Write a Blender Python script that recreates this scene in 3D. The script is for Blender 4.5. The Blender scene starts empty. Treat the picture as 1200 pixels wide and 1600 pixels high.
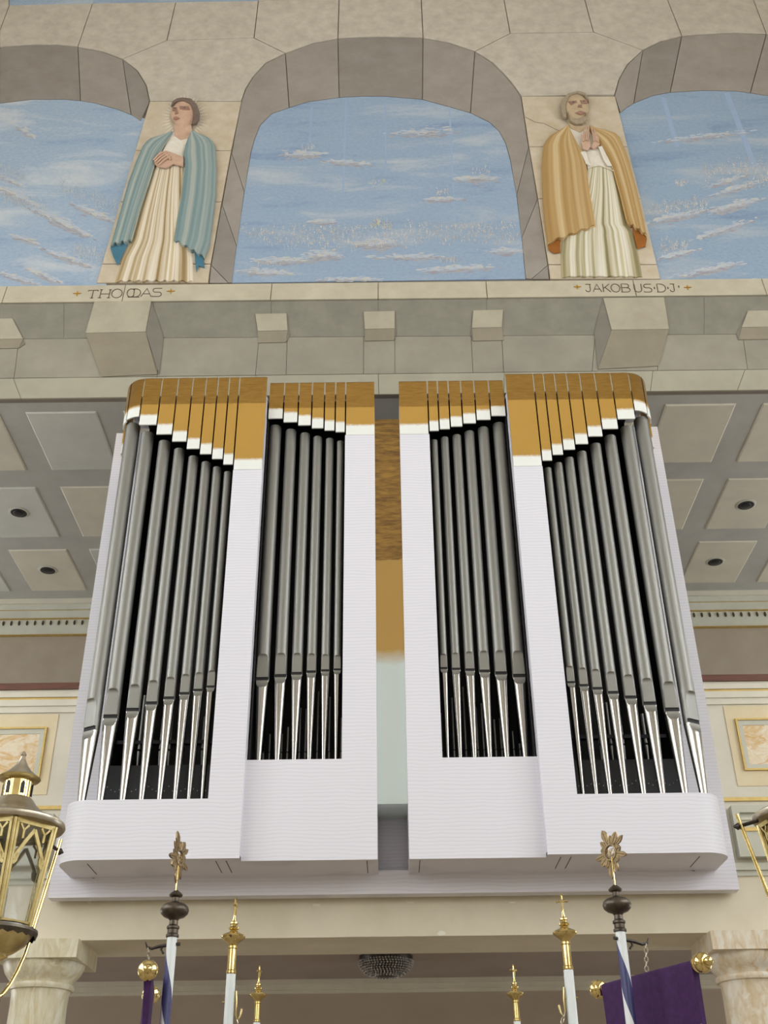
import bpy, math, random
from math import sin, cos, pi, radians, sqrt, atan2, hypot
from mathutils import Vector, Matrix

# ------------------------------------------------------------------ camera
SC = bpy.context.scene
COL = SC.collection
FPX, PITCH, ROLL = 1712.0, radians(32.2), radians(0.7)     # focal length in pixels of the 1200x1600 frame
CAM = Vector((-0.033, 0.0, 1.6))
_f = Vector((0, cos(PITCH), sin(PITCH)))
_r0, _u0 = Vector((1, 0, 0)), Vector((0, -sin(PITCH), cos(PITCH)))
_u = _u0 * cos(ROLL) + _r0 * sin(ROLL)
_r = _r0 * cos(ROLL) - _u0 * sin(ROLL)
cam = bpy.data.cameras.new('camera')
cam.sensor_fit = 'VERTICAL'
cam.sensor_height = 36.0
cam.lens = 36.0 * FPX / 1600.0
cam.clip_end = 200
camo = bpy.data.objects.new('camera', cam)
COL.objects.link(camo)
camo.matrix_world = Matrix(((_r.x, _u.x, -_f.x, CAM.x), (_r.y, _u.y, -_f.y, CAM.y), (_r.z, _u.z, -_f.z, CAM.z), (0, 0, 0, 1)))
SC.camera = camo

# ------------------------------------------------------------------ world, windows' daylight, exposure
SKY = 11.5
w = bpy.data.worlds.new('overcast_sky')
SC.world = w
w.use_nodes = True
bg = w.node_tree.nodes['Background']
bg.inputs[0].default_value = (0.93, 0.97, 1.0, 1)
bg.inputs[1].default_value = SKY
NX, NY0, NZ = 7.5, -13.0, 15.5                   # nave: half width, rear wall, ceiling height
WIN_SIDE = [(y, 4.2, 1.15, 5.8) for y in (-10.5, -6.9, -3.3, 0.3, 3.9)]   # (centre y, sill z, half width, height)
WIN_REAR = []
ADDED_WIN_GAL = [(9.5, 4.6, 1.2, 2.5)]  # unseen side windows, added to brighten the gallery
ADDED_WIN_LOW = [(9.5, 0.9, 1.2, 2.1)]                     # unseen windows added to lighten the space under the gallery


def portal(loc, rot, sx, sz):
    l = bpy.data.lights.new('window_daylight', 'AREA')
    l.shape = 'RECTANGLE'
    l.size, l.size_y = sx, sz
    l.cycles.is_portal = True
    o = bpy.data.objects.new('window_daylight', l)
    o.location = loc
    o.rotation_euler = rot
    COL.objects.link(o)


for cy, z0, hw, h in WIN_SIDE + ADDED_WIN_GAL + ADDED_WIN_LOW:  # gallery and lower windows are added light sources
    portal((-NX + .02, cy, z0 + h / 2), (radians(90), 0, radians(-90)), 2 * hw, h)
    portal((NX - .02, cy, z0 + h / 2), (radians(90), 0, radians(90)), 2 * hw, h)
for cx, z0, hw, h in WIN_REAR:
    portal((cx, NY0 + .02, z0 + h / 2), (radians(90), 0, 0), 2 * hw, h)

SC.view_settings.view_transform = 'Standard'
SC.view_settings.look = 'None'
SC.view_settings.gamma = 1.0
SC.view_settings.use_curve_mapping = False
SC.view_settings.exposure = -0.62
SC.cycles.max_bounces = 10
SC.cycles.diffuse_bounces = 6
SC.cycles.glossy_bounces = 5
SC.cycles.transmission_bounces = 6
SC.cycles.sample_clamp_indirect = 6.0
random.seed(7)


# ------------------------------------------------------------------ helpers
def ray(px, py):
    return _f + _r * ((px - 600) / FPX) + _u * ((800 - py) / FPX)


def at(px, py, Y):
    """world point at depth Y seen at pixel (px, py) of the photograph"""
    d = ray(px, py)
    return CAM + d * (Y / d.y)


def lin(c):
    def g(v):
        v /= 255.0
        return v / 12.92 if v <= .04045 else ((v + .055) / 1.055) ** 2.4
    return (g(c[0]), g(c[1]), g(c[2]), 1.0)


WL = {}                                            # world location of the roots


class MB:
    def __init__(s):
        s.v, s.f, s.uv, s.mi = [], [], [], []

    def add(s, verts, faces, uvs=None, mi=0):
        b = len(s.v)
        s.v += [tuple(p) for p in verts]
        for k, fc in enumerate(faces):
            s.f.append(tuple(i + b for i in fc))
            s.uv.append([uvs[i] for i in fc] if uvs else None)
            s.mi.append(mi)
        return s

    def box(s, x0, x1, y0, y1, z0, z1, mi=0):
        V = [(x, y, z) for z in (z0, z1) for y in (y0, y1) for x in (x0, x1)]
        return s.add(V, [(0, 2, 3, 1), (4, 5, 7, 6), (0, 1, 5, 4), (2, 6, 7, 3), (0, 4, 6, 2), (1, 3, 7, 5)], mi=mi)

    def lathe(s, prof, n=24, c=(0, 0, 0), mi=0, axis=None):
        """prof: (radius, height) from bottom to top"""
        V, F = [], []
        for r, z in prof:
            for k in range(n):
                a = 2 * pi * k / n
                V.append((r * cos(a), r * sin(a), z))
        m = len(prof)
        for i in range(m - 1):
            for k in range(n):
                F.append((i * n + k, i * n + (k + 1) % n, (i + 1) * n + (k + 1) % n, (i + 1) * n + k))
        if prof[0][0] > 1e-5:
            F.append(tuple(range(n - 1, -1, -1)))
        if prof[-1][0] > 1e-5:
            F.append(tuple(range((m - 1) * n, m * n)))
        if axis is not None:
            q = Vector((0, 0, 1)).rotation_difference(Vector(axis).normalized())
            V = [q @ Vector(p) for p in V]
        V = [(p[0] + c[0], p[1] + c[1], p[2] + c[2]) for p in V]
        return s.add(V, F, mi=mi)

    def tube(s, path, r, n=8, mi=0, closed=False):
        P = [Vector(p) for p in path]
        V, F = [], []
        m = len(P)
        up = Vector((0, 0, 1))
        last = None
        for i in range(m):
            if closed:
                t = P[(i + 1) % m] - P[i - 1]
            else:
                t = P[min(i + 1, m - 1)] - P[max(i - 1, 0)]
            t.normalize()
            a = last if last is not None else (up if abs(t.dot(up)) < .9 else Vector((1, 0, 0)))
            b = t.cross(a)
            if b.length < 1e-4:
                b = t.cross(Vector((0, 1, 0)))
            b.normalize()
            a = b.cross(t)
            last = a
            rr = r[i] if isinstance(r, (list, tuple)) else r
            for k in range(n):
                g = 2 * pi * k / n
                V.append(P[i] + a * (rr * cos(g)) + b * (rr * sin(g)))
        e = m if closed else m - 1
        for i in range(e):
            j = (i + 1) % m
            for k in range(n):
                F.append((i * n + k, i * n + (k + 1) % n, j * n + (k + 1) % n, j * n + k))
        if not closed:
            F.append(tuple(range(n - 1, -1, -1)))
            F.append(tuple(range((m - 1) * n, m * n)))
        return s.add(V, F, mi=mi)

    def prism(s, poly, y_back, y_front, bev=0.0, mi=0):
        """poly: (x, z) outline in the wall's plane, raised from y_back to y_front (towards -Y)"""
        if area(poly) < 0:
            poly = poly[::-1]
        n = len(poly)
        rings = [(poly, y_back)]
        if bev > 0:
            rings += [(poly, y_front + bev), (inset(poly, bev), y_front)]
        else:
            rings += [(poly, y_front)]
        V = [(p[0], y, p[1]) for pl, y in rings for p in pl]
        F = []
        for i in range(len(rings) - 1):
            for k in range(n):
                F.append((i * n + k, i * n + (k + 1) % n, (i + 1) * n + (k + 1) % n, (i + 1) * n + k))
        m = len(rings) - 1
        F.append(tuple(range(m * n, m * n + n)))
        return s.add(V, F, mi=mi)

    def band(s, path, sec, mi=0, closed_sec=True):
        """sweep a section [(depth, z)] along a horizontal path [(x, y, nx, ny)]; depth counts inwards (against the normal)"""
        V, F, U = [], [], []
        m = len(sec)
        d = 0
        for i, (x, y, nx, ny) in enumerate(path):
            if i:
                d += hypot(x - path[i - 1][0], y - path[i - 1][1])
            for dp, z in sec:
                V.append((x - nx * dp, y - ny * dp, z))
                U.append((d, z - sec[0][1]))
        for i in range(len(path) - 1):
            for k in range(m if closed_sec else m - 1):
                F.append((i * m + k, (i + 1) * m + k, (i + 1) * m + (k + 1) % m, i * m + (k + 1) % m))
        F.append(tuple(range(m)))
        F.append(tuple(range(len(path) * m - 1, (len(path) - 1) * m - 1, -1)))
        return s.add(V, F, U, mi)

    def build(s, name, mats, parent=None, smooth=None, kind=None, label=None):
        me = bpy.data.meshes.new(name)
        off = WL.get(parent.name, (0, 0, 0)) if parent else (0, 0, 0)
        me.from_pydata([(p[0] - off[0], p[1] - off[1], p[2] - off[2]) for p in s.v], [], s.f)
        if any(u for u in s.uv):
            lay = me.uv_layers.new(name='uv')
            i = 0
            for u, fc in zip(s.uv, s.f):
                for k in range(len(fc)):
                    if u:
                        lay.data[i].uv = u[k]
                    i += 1
        for m in (mats if isinstance(mats, (list, tuple)) else [mats]):
            me.materials.append(m)
        if any(s.mi):
            me.polygons.foreach_set('material_index', s.mi)
        if smooth is not None:
            me.polygons.foreach_set('use_smooth', [True] * len(me.polygons))
            me.set_sharp_from_angle(angle=radians(smooth))
        me.update()
        o = bpy.data.objects.new(name, me)
        COL.objects.link(o)
        if parent:
            o.parent = parent
            WL[o.name] = off
        else:
            WL[o.name] = (0, 0, 0)
        if kind:
            o['kind'] = kind
        if label:
            o['label'] = label
        return o


def area(p):
    return sum(p[i][0] * p[(i + 1) % len(p)][1] - p[(i + 1) % len(p)][0] * p[i][1] for i in range(len(p))) / 2


def inset(p, d):
    """inset an anticlockwise outline by d"""
    n, out = len(p), []
    for i in range(n):
        a, b, c = p[i - 1], p[i], p[(i + 1) % n]
        e1 = (b[0] - a[0], b[1] - a[1]); e2 = (c[0] - b[0], c[1] - b[1])
        l1, l2 = hypot(*e1) or 1e-6, hypot(*e2) or 1e-6
        n1 = (-e1[1] / l1, e1[0] / l1); n2 = (-e2[1] / l2, e2[0] / l2)
        mx, mz = n1[0] + n2[0], n1[1] + n2[1]
        q = mx * n1[0] + mz * n1[1]
        if q < .35:
            q = .35
        out.append((b[0] + mx * d / q, b[1] + mz * d / q))
    return out


def empty(name, loc, label=None, cat=None, group=None, kind=None):
    o = bpy.data.objects.new(name, None)
    COL.objects.link(o)
    o.location = loc
    WL[o.name] = tuple(loc)
    tag(o, label, cat, group, kind)
    return o


def tag(o, label=None, cat=None, group=None, kind=None):
    for k, v in (('label', label), ('category', cat), ('group', group), ('kind', kind)):
        if v:
            o[k] = v
    return o


def copy_tree(o, parent=None):
    c = o.copy()
    COL.objects.link(c)
    if parent:
        c.parent = parent
    for ch in list(o.children):
        copy_tree(ch, c)
    return c


# ------------------------------------------------------------------ materials
def nodes(name):
    m = bpy.data.materials.new(name)
    m.use_nodes = True
    nt = m.node_tree
    return m, nt, nt.nodes['Principled BSDF']


def N(nt, typ, **kw):
    n = nt.nodes.new(typ)
    for k, v in kw.items():
        if k.startswith('i_'):
            key = k[2:]
            n.inputs[int(key) if key.isdigit() else key].default_value = v
        else:
            setattr(n, k, v)
    return n


def ramp(nt, fac, stops):
    r = nt.nodes.new('ShaderNodeValToRGB')
    cr = r.color_ramp
    while len(cr.elements) < len(stops):
        cr.elements.new(.5)
    for e, (p, c) in zip(cr.elements, stops):
        e.position = p
        e.color = c
    nt.links.new(fac, r.inputs[0])
    return r.outputs[0]


def coords(nt, scale=(1, 1, 1), rot=(0, 0, 0), kind='Object'):
    tc = nt.nodes.new('ShaderNodeTexCoord')
    mp = nt.nodes.new('ShaderNodeMapping')
    mp.inputs['Scale'].default_value = scale
    mp.inputs['Rotation'].default_value = rot
    nt.links.new(tc.outputs[kind], mp.inputs[0])
    return mp.outputs[0]


def noise(nt, vec, scale, detail=4, rough=.55, dist=0.0):
    n = N(nt, 'ShaderNodeTexNoise', i_Scale=scale, i_Detail=detail, i_Roughness=rough, i_Distortion=dist)
    nt.links.new(vec, n.inputs['Vector'])
    return n.outputs['Fac']


def bump(nt, bs, fac, strength, dist=.01):
    b = N(nt, 'ShaderNodeBump', i_Strength=strength, i_Distance=dist)
    nt.links.new(fac, b.inputs['Height'])
    nt.links.new(b.outputs[0], bs.inputs['Normal'])


def mat(name, c, rough=.6, metal=0.0, c2=None, scale=8, stretch=(1, 1, 1), rot=(0, 0, 0), detail=4, lo=.35, hi=.65, bmp=0.0, spec=.5, coat=0.0, kind='Object', dist=0.0):
    m, nt, bs = nodes(name)
    bs.inputs['Roughness'].default_value = rough
    bs.inputs['Metallic'].default_value = metal
    bs.inputs['Specular IOR Level'].default_value = spec
    bs.inputs['Coat Weight'].default_value = coat
    if c2 is None:
        c2 = tuple(max(0, v - 8) for v in c)
    fac = noise(nt, coords(nt, stretch, rot, kind), scale, detail, .6, dist)
    nt.links.new(ramp(nt, fac, [(lo, lin(c)), (hi, lin(c2))]), bs.inputs['Base Color'])
    if bmp:
        bump(nt, bs, fac, bmp)
    return m


M = {}
# white stained wood of the organ case, fine horizontal grain
m, nt, bs = nodes('white_wood')
bs.inputs['Roughness'].default_value = .5
wv = N(nt, 'ShaderNodeTexWave', wave_type='BANDS', bands_direction='Z', i_Scale=13.0, i_Distortion=6.0, i_Detail=2.0)
wv.inputs['Detail Scale'].default_value = .5
nt.links.new(coords(nt, (.5, .5, 1)), wv.inputs['Vector'])
g = wv.outputs['Fac']
nt.links.new(ramp(nt, g, [(0, lin((218, 217, 227))), (.25, lin((226, 225, 234))), (1, lin((228, 227, 236)))]), bs.inputs['Base Color'])
bump(nt, bs, g, .03, .002)
M['white'] = m
# gold leaf over gold paint sprayed out into white; uv v counts up from the lower edge, uv u along it
m, nt, bs = nodes('gold_cap')
uv = nt.nodes.new('ShaderNodeUVMap')
sep = nt.nodes.new('ShaderNodeSeparateXYZ')
nt.links.new(uv.outputs[0], sep.inputs[0])
obj = nt.nodes.new('ShaderNodeTexCoord')
so = nt.nodes.new('ShaderNodeSeparateXYZ')
nt.links.new(obj.outputs['Object'], so.inputs[0])
nz = noise(nt, coords(nt, (40, 40, 40)), 1.0, 4)
edge = N(nt, 'ShaderNodeMath', operation='MULTIPLY_ADD', i_1=.022, i_2=-.011)
nt.links.new(nz, edge.inputs[0])
va = N(nt, 'ShaderNodeMath', operation='ADD')
nt.links.new(sep.outputs[1], va.inputs[0]); nt.links.new(edge.outputs[0], va.inputs[1])
sp = N(nt, 'ShaderNodeMapRange', i_1=.082, i_2=.108)
nt.links.new(va.outputs[0], sp.inputs[0])
zz = N(nt, 'ShaderNodeMath', operation='ADD')
nt.links.new(so.outputs[2], zz.inputs[0]); nt.links.new(edge.outputs[0], zz.inputs[1])
lf = N(nt, 'ShaderNodeMapRange', i_1=7.000 - 1.0, i_2=7.004 - 1.0)   # object origin stands at z = 1.0
nt.links.new(zz.outputs[0], lf.inputs[0])
strk = noise(nt, coords(nt, (8, 8, 60)), 1.5, 5)
leafc = ramp(nt, strk, [(.3, lin((184, 146, 80))), (.7, lin((164, 126, 64)))])
mix1 = N(nt, 'ShaderNodeMixRGB', i_1=lin((236, 238, 234)), i_2=lin((192, 150, 72)))
nt.links.new(sp.outputs[0], mix1.inputs[0])
mix2 = N(nt, 'ShaderNodeMixRGB')
nt.links.new(lf.outputs[0], mix2.inputs[0]); nt.links.new(mix1.outputs[0], mix2.inputs[1]); nt.links.new(leafc, mix2.inputs[2])
nt.links.new(mix2.outputs[0], bs.inputs['Base Color'])
mt = N(nt, 'ShaderNodeMath', operation='MAXIMUM')
spm = N(nt, 'ShaderNodeMath', operation='MULTIPLY', i_1=.25)
nt.links.new(sp.outputs[0], spm.inputs[0])
lfm = N(nt, 'ShaderNodeMath', operation='MULTIPLY', i_1=.9)
nt.links.new(lf.outputs[0], lfm.inputs[0])
nt.links.new(spm.outputs[0], mt.inputs[0]); nt.links.new(lfm.outputs[0], mt.inputs[1])
nt.links.new(mt.outputs[0], bs.inputs['Metallic'])
bs.inputs['Roughness'].default_value = .3
M['cap'] = m
# centre panel: leaf above, gold paint, faded to white below (object z, origin at z = 1.0)
m, nt, bs = nodes('gold_panel')
obj = nt.nodes.new('ShaderNodeTexCoord')
so = nt.nodes.new('ShaderNodeSeparateXYZ')
nt.links.new(obj.outputs['Object'], so.inputs[0])
nz = noise(nt, coords(nt, (14, 14, 30)), 1.0, 4)
edge = N(nt, 'ShaderNodeMath', operation='MULTIPLY_ADD', i_1=.06, i_2=-.03)
nt.links.new(nz, edge.inputs[0])
zz = N(nt, 'ShaderNodeMath', operation='ADD')
nt.links.new(so.outputs[2], zz.inputs[0]); nt.links.new(edge.outputs[0], zz.inputs[1])
sp = N(nt, 'ShaderNodeMapRange', i_1=3.80, i_2=3.93)
nt.links.new(zz.outputs[0], sp.inputs[0])
lf = N(nt, 'ShaderNodeMapRange', i_1=4.655, i_2=4.665)
nt.links.new(zz.outputs[0], lf.inputs[0])
strk = noise(nt, coords(nt, (5, 5, 26)), 1.5, 6, .65)
leafc = ramp(nt, strk, [(.36, lin((184, 146, 80))), (.62, lin((132, 104, 66)))])
mix1 = N(nt, 'ShaderNodeMixRGB', i_1=lin((222, 234, 228)), i_2=lin((196, 158, 84)))
nt.links.new(sp.outputs[0], mix1.inputs[0])
mix2 = N(nt, 'ShaderNodeMixRGB')
nt.links.new(lf.outputs[0], mix2.inputs[0]); nt.links.new(mix1.outputs[0], mix2.inputs[1]); nt.links.new(leafc, mix2.inputs[2])
nt.links.new(mix2.outputs[0], bs.inputs['Base Color'])
lfm = N(nt, 'ShaderNodeMath', operation='MULTIPLY', i_1=.7)
nt.links.new(lf.outputs[0], lfm.inputs[0]); nt.links.new(lfm.outputs[0], bs.inputs['Metallic'])
bs.inputs['Roughness'].default_value = .42
M['centre'] = m

M['tin'] = mat('pipe_tin', (150, 149, 144), .5, .8, (147, 146, 141), 5, (8, 8, .4))
M['tin_foot'] = mat('polished_tin', (186, 183, 178), .2, 1.0, (182, 179, 174), 5, (6, 6, .6))
M['black'] = mat('organ_inside_black', (26, 26, 28), .6, 0, (20, 20, 22))
M['chest'] = mat('windchest_black', (34, 36, 42), .35, 0, (26, 28, 34))
M['screw'] = mat('screw_steel', (150, 152, 158), .3, 1)
M['seam'] = mat('seam_shadow_gap', (90, 84, 84), .8)
# plaster, stone, gallery
M['plaster'] = mat('cream_plaster', (228, 220, 200), .85, 0, (217, 209, 187), 2.2, bmp=.05)
M['plaster_chip'] = mat('chipped_plaster', (238, 234, 220), .9)
M['wallpaint'] = mat('grey_beige_wall', (172, 160, 144), .85, 0, (164, 152, 136), 3)
M['lowceil'] = mat('lower_ceiling_paint', (176, 164, 154), .85, 0, (168, 156, 146), 2)
M['lowwall'] = mat('lower_wall_paint', (196, 182, 166), .85, 0, (188, 174, 158), 2)
M['softwhite'] = mat('offwhite_paint', (226, 221, 206), .6, 0, (216, 212, 196), 4)
M['cream'] = mat('cream_paint', (232, 218, 184), .6, 0, (224, 208, 172), 4)
M['greenwhite'] = mat('grey_white_paint', (208, 208, 194), .6, 0, (198, 198, 184), 4)
M['gilt'] = mat('gilt_line', (210, 184, 118), .4, .5, (196, 168, 100), 20)
M['rail'] = mat('dark_wood_rail', (112, 62, 40), .4, 0, (88, 48, 32), 6, (1, 8, 8))
M['slot'] = mat('frieze_slot_dark', (84, 72, 56), .8)
M['ribs'] = mat('ceiling_rib_grey', (192, 190, 183), .85, 0, (176, 176, 170), 3, detail=6, lo=.3, hi=.7)
M['panel_beige'] = mat('ceiling_panel_beige', (222, 216, 198), .85, 0, (206, 202, 186), 2.4, detail=7, lo=.3, hi=.7)
M['panel_blue'] = mat('ceiling_panel_blue_grey', (212, 212, 203), .85, 0, (200, 201, 195), 2.4, detail=7, lo=.3, hi=.7)
M['floor'] = mat('stone_floor', (160, 148, 130), .35, 0, (146, 133, 116), 1.2)
M['nave'] = mat('nave_wall_plaster', (214, 206, 190), .9, 0, (204, 196, 180), 1)
M['nave_ceiling'] = mat('nave_ceiling_plaster', (222, 217, 206), .9, 0, (214, 208, 197), 1)
M['woodframe'] = mat('window_frame_paint', (120, 112, 100), .6)


def marble(name, base, vein, dark, scale, stretch, rough=.3):
    m, nt, bs = nodes(name)
    bs.inputs['Roughness'].default_value = rough
    v = coords(nt, stretch, (.2, .35, .1))
    a = noise(nt, v, scale, 6, .6, 1.6)
    b = noise(nt, v, scale * 2.7, 5, .6, 2.0)
    c1 = ramp(nt, a, [(.36, lin(base)), (.5, lin(vein)), (.56, lin(base)), (.7, lin(dark))])
    c2 = ramp(nt, b, [(.42, lin(base)), (.6, lin(vein))])
    mx = N(nt, 'ShaderNodeMixRGB', i_0=.35)
    nt.links.new(c1, mx.inputs[1]); nt.links.new(c2, mx.inputs[2])
    nt.links.new(mx.outputs[0], bs.inputs['Base Color'])
    return m


M['marble_l'] = marble('column_marble_green_grey', (226, 222, 204), (200, 188, 150), (196, 196, 172), 1.6, (3, 3, .8))
M['marble_r'] = marble('column_marble_ochre', (226, 220, 206), (204, 182, 146), (204, 200, 188), 1.5, (2.6, 2.6, 1.0))
M['marble_p'] = marble('parapet_marble_ochre', (236, 226, 204), (216, 176, 110), (226, 206, 168), 3.2, (1, 1, 1.6))
# foreground metal and cloth
M['brass'] = mat('polished_brass', (228, 208, 148), .1, 1, (210, 186, 122), 20)
M['brass_aged'] = mat('aged_brass', (216, 200, 146), .32, 1, (190, 170, 114), 24)
M['bronze'] = mat('dark_bronze', (104, 94, 82), .38, .85, (72, 66, 58), 30)
M['greybrass'] = mat('dull_silvered_brass', (204, 196, 180), .34, .9, (180, 170, 152), 18)
M['leafmetal'] = mat('emblem_metal', (158, 136, 100), .35, .8, (128, 110, 84), 60)
M['polewhite'] = mat('white_pole_paint', (228, 234, 234), .3, 0, (218, 226, 226), 4)
M['velvet'] = mat('purple_cloth', (62, 22, 80), .85, 0, (50, 15, 66), 40, bmp=.1)
M['clothwhite'] = mat('white_cloth', (222, 222, 226), .8)
M['iron'] = mat('dark_iron', (80, 74, 70), .4, .9, (60, 56, 52), 30)
m, nt, bs = nodes('lantern_glass')
bs.inputs['Base Color'].default_value = (.93, .95, .97, 1)
bs.inputs['Roughness'].default_value = .03
bs.inputs['Transmission Weight'].default_value = 1
bs.inputs['IOR'].default_value = 1.45
M['glass'] = m
m, nt, bs = nodes('crystal_bead')
bs.inputs['Roughness'].default_value = .05
bs.inputs['Transmission Weight'].default_value = .3
nt.links.new(ramp(nt, noise(nt, coords(nt, (1, 1, 1)), 60, 2), [(.4, lin((238, 236, 234))), (.6, lin((160, 152, 148)))]), bs.inputs['Base Color'])
M['bead'] = m
# banner pole: white with a broad blue spiral (object coordinates, axis through the origin)
m, nt, bs = nodes('spiral_pole_paint')
tc = nt.nodes.new('ShaderNodeTexCoord')
sx = nt.nodes.new('ShaderNodeSeparateXYZ')
nt.links.new(tc.outputs['Object'], sx.inputs[0])
an = N(nt, 'ShaderNodeMath', operation='ARCTAN2')
nt.links.new(sx.outputs[1], an.inputs[0]); nt.links.new(sx.outputs[0], an.inputs[1])
tw = N(nt, 'ShaderNodeMath', operation='MULTIPLY_ADD', i_1=17.0)
ph = N(nt, 'ShaderNodeMath', operation='ADD', i_1=3.51)
nt.links.new(an.outputs[0], ph.inputs[0])
nt.links.new(sx.outputs[2], tw.inputs[0]); nt.links.new(ph.outputs[0], tw.inputs[2])
sn = N(nt, 'ShaderNodeMath', operation='SINE')
nt.links.new(tw.outputs[0], sn.inputs[0])
nt.links.new(ramp(nt, sn.outputs[0], [(0, lin((226, 232, 234))), (.18, lin((226, 232, 234))), (.24, lin((70, 72, 118))), (1, lin((66, 68, 112)))]), bs.inputs['Base Color'])
bs.inputs['Roughness'].default_value = .25
M['spiral'] = m

# ---- pigments of the wall painting.  The arcade, ledge and brackets above the organ are a trompe-l'oeil fresco on a flat
# ---- wall, so the tone of each painted stone face is the colour of its own paint.
def fresco(name, c, c2, scale=5.0):
    return mat('fresco_' + name, c, .92, 0, c2, scale, detail=8, lo=.3, hi=.72, bmp=.04, spec=.2)


P = {
    'front': fresco('light_stone', (200, 192, 178), (178, 169, 155), 9),
    'pillar': fresco('golden_stone', (206, 196, 178), (188, 170, 142), 6),
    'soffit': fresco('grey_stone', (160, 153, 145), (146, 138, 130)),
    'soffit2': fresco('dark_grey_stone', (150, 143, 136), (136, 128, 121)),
    'ledge': fresco('ledge_stone', (198, 190, 170), (180, 172, 152)),
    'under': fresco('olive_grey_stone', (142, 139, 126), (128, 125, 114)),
    'bracket': fresco('bracket_stone', (180, 173, 154), (166, 158, 141)),
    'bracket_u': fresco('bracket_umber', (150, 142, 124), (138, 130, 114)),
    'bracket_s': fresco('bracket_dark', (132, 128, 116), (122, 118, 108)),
    'low': fresco('lower_stone', (158, 153, 139), (142, 137, 125), 3),
    'strip': fresco('border_stone', (172, 168, 150), (160, 156, 140), 3),
    'mortar': fresco('joint_line', (140, 132, 120), (128, 121, 111)),
    'letter': fresco('letter_brown', (104, 92, 78), (92, 80, 68), 30),
    'goldx': fresco('letter_gold', (196, 150, 62), (168, 124, 46), 30),
    'skin': fresco('skin', (206, 174, 152), (190, 156, 134), 14),
    'skin2': fresco('olive_skin', (196, 176, 146), (178, 156, 126), 14),
    'skind': fresco('skin_umber', (160, 128, 112), (148, 116, 100), 20),
    'hair': fresco('hair_brown', (128, 112, 102), (108, 94, 86), 30),
    'hair2': fresco('hair_grey', (168, 154, 132), (146, 132, 110), 30),
    'lip': fresco('lip_red', (172, 128, 112), (162, 118, 102), 30),
    'white': fresco('robe_white', (232, 226, 214), (214, 206, 192), 12),
    'teal': fresco('cape_lining_blue', (80, 126, 146), (68, 110, 130), 12),
    'rust': fresco('cape_lining_rust', (158, 100, 46), (140, 86, 38), 12),
    'hem': fresco('hem_line', (196, 192, 168), (180, 176, 152), 12),
    'hem2': fresco('hem_gold', (222, 186, 130), (206, 168, 112), 12),
    'halo': fresco('halo_white', (222, 212, 196), (214, 204, 184), 20),
    'ray': fresco('light_ray', (156, 174, 200), (146, 166, 194), 3),
}


def folds(name, stops, freq, wob=2.5, scale=4.0):
    m, nt, bs = nodes('fresco_' + name)
    bs.inputs['Roughness'].default_value = .92
    bs.inputs['Specular IOR Level'].default_value = .2
    uv = nt.nodes.new('ShaderNodeUVMap')
    mp = nt.nodes.new('ShaderNodeMapping')
    mp.inputs['Scale'].default_value = (freq, .22, 1)
    nt.links.new(uv.outputs[0], mp.inputs[0])
    a = noise(nt, mp.outputs[0], 1.0, 2, .5, .0)
    nt.links.new(ramp(nt, a, stops), bs.inputs['Base Color'])
    return m


P['robe1'] = folds('pleated_robe', [(.34, lin((150, 126, 88))), (.44, lin((190, 172, 138))), (.56, lin((228, 218, 202))), (.68, lin((206, 188, 150)))], 12)
P['robe2'] = folds('pleated_robe_green', [(.34, lin((140, 130, 96))), (.44, lin((182, 172, 138))), (.56, lin((226, 221, 206))), (.68, lin((198, 188, 154)))], 11)
P['cape1'] = folds('blue_green_cape', [(.32, lin((104, 130, 134))), (.46, lin((134, 153, 153))), (.58, lin((164, 172, 166))), (.72, lin((188, 184, 170)))], 5)
P['cape2'] = folds('ochre_cape', [(.32, lin((160, 126, 76))), (.46, lin((180, 149, 100))), (.6, lin((202, 178, 136))), (.72, lin((212, 195, 162)))], 5)


def sky_paint(name, ang, base, deep, pale):
    m, nt, bs = nodes('fresco_' + name)
    bs.inputs['Roughness'].default_value = .92
    bs.inputs['Specular IOR Level'].default_value = .2
    v = coords(nt, (.55, 1, 2.3), (0, ang, 0))
    a = noise(nt, v, 1.5, 8, .62, .4)
    v2 = coords(nt, (1, 1, 1.4), (0, ang, 0))
    b = noise(nt, v2, 26, 3, .6)
    c1 = ramp(nt, a, [(.32, lin(deep)), (.44, lin(base)), (.53, lin(base)), (.68, lin(pale))])
    c2 = ramp(nt, b, [(.35, lin(deep)), (.65, lin(pale))])
    mx = N(nt, 'ShaderNodeMixRGB', i_0=.2)
    nt.links.new(c1, mx.inputs[1]); nt.links.new(c2, mx.inputs[2])
    nt.links.new(mx.outputs[0], bs.inputs['Base Color'])
    bump(nt, bs, b, .05)
    return m


P['sky_l'] = sky_paint('sky_left', radians(-24), (154, 173, 194), (130, 154, 186), (194, 199, 202))
P['sky_c'] = sky_paint('sky_centre', 0, (146, 166, 189), (126, 149, 181), (180, 188, 196))
P['sky_r'] = sky_paint('sky_right', radians(24), (142, 163, 185), (122, 145, 174), (174, 182, 190))
DAB = [fresco('dab%d' % i, c, tuple(v - 8 for v in c), 30) for i, c in enumerate([
    (184, 194, 204), (196, 195, 188), (168, 174, 184), (160, 158, 166), (176, 184, 198), (196, 188, 142), (178, 158, 154), (156, 176, 202), (172, 170, 172), (208, 208, 204), (212, 204, 186), (196, 176, 160)])]

# ------------------------------------------------------------------ large structure
S = 'structure'


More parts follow.
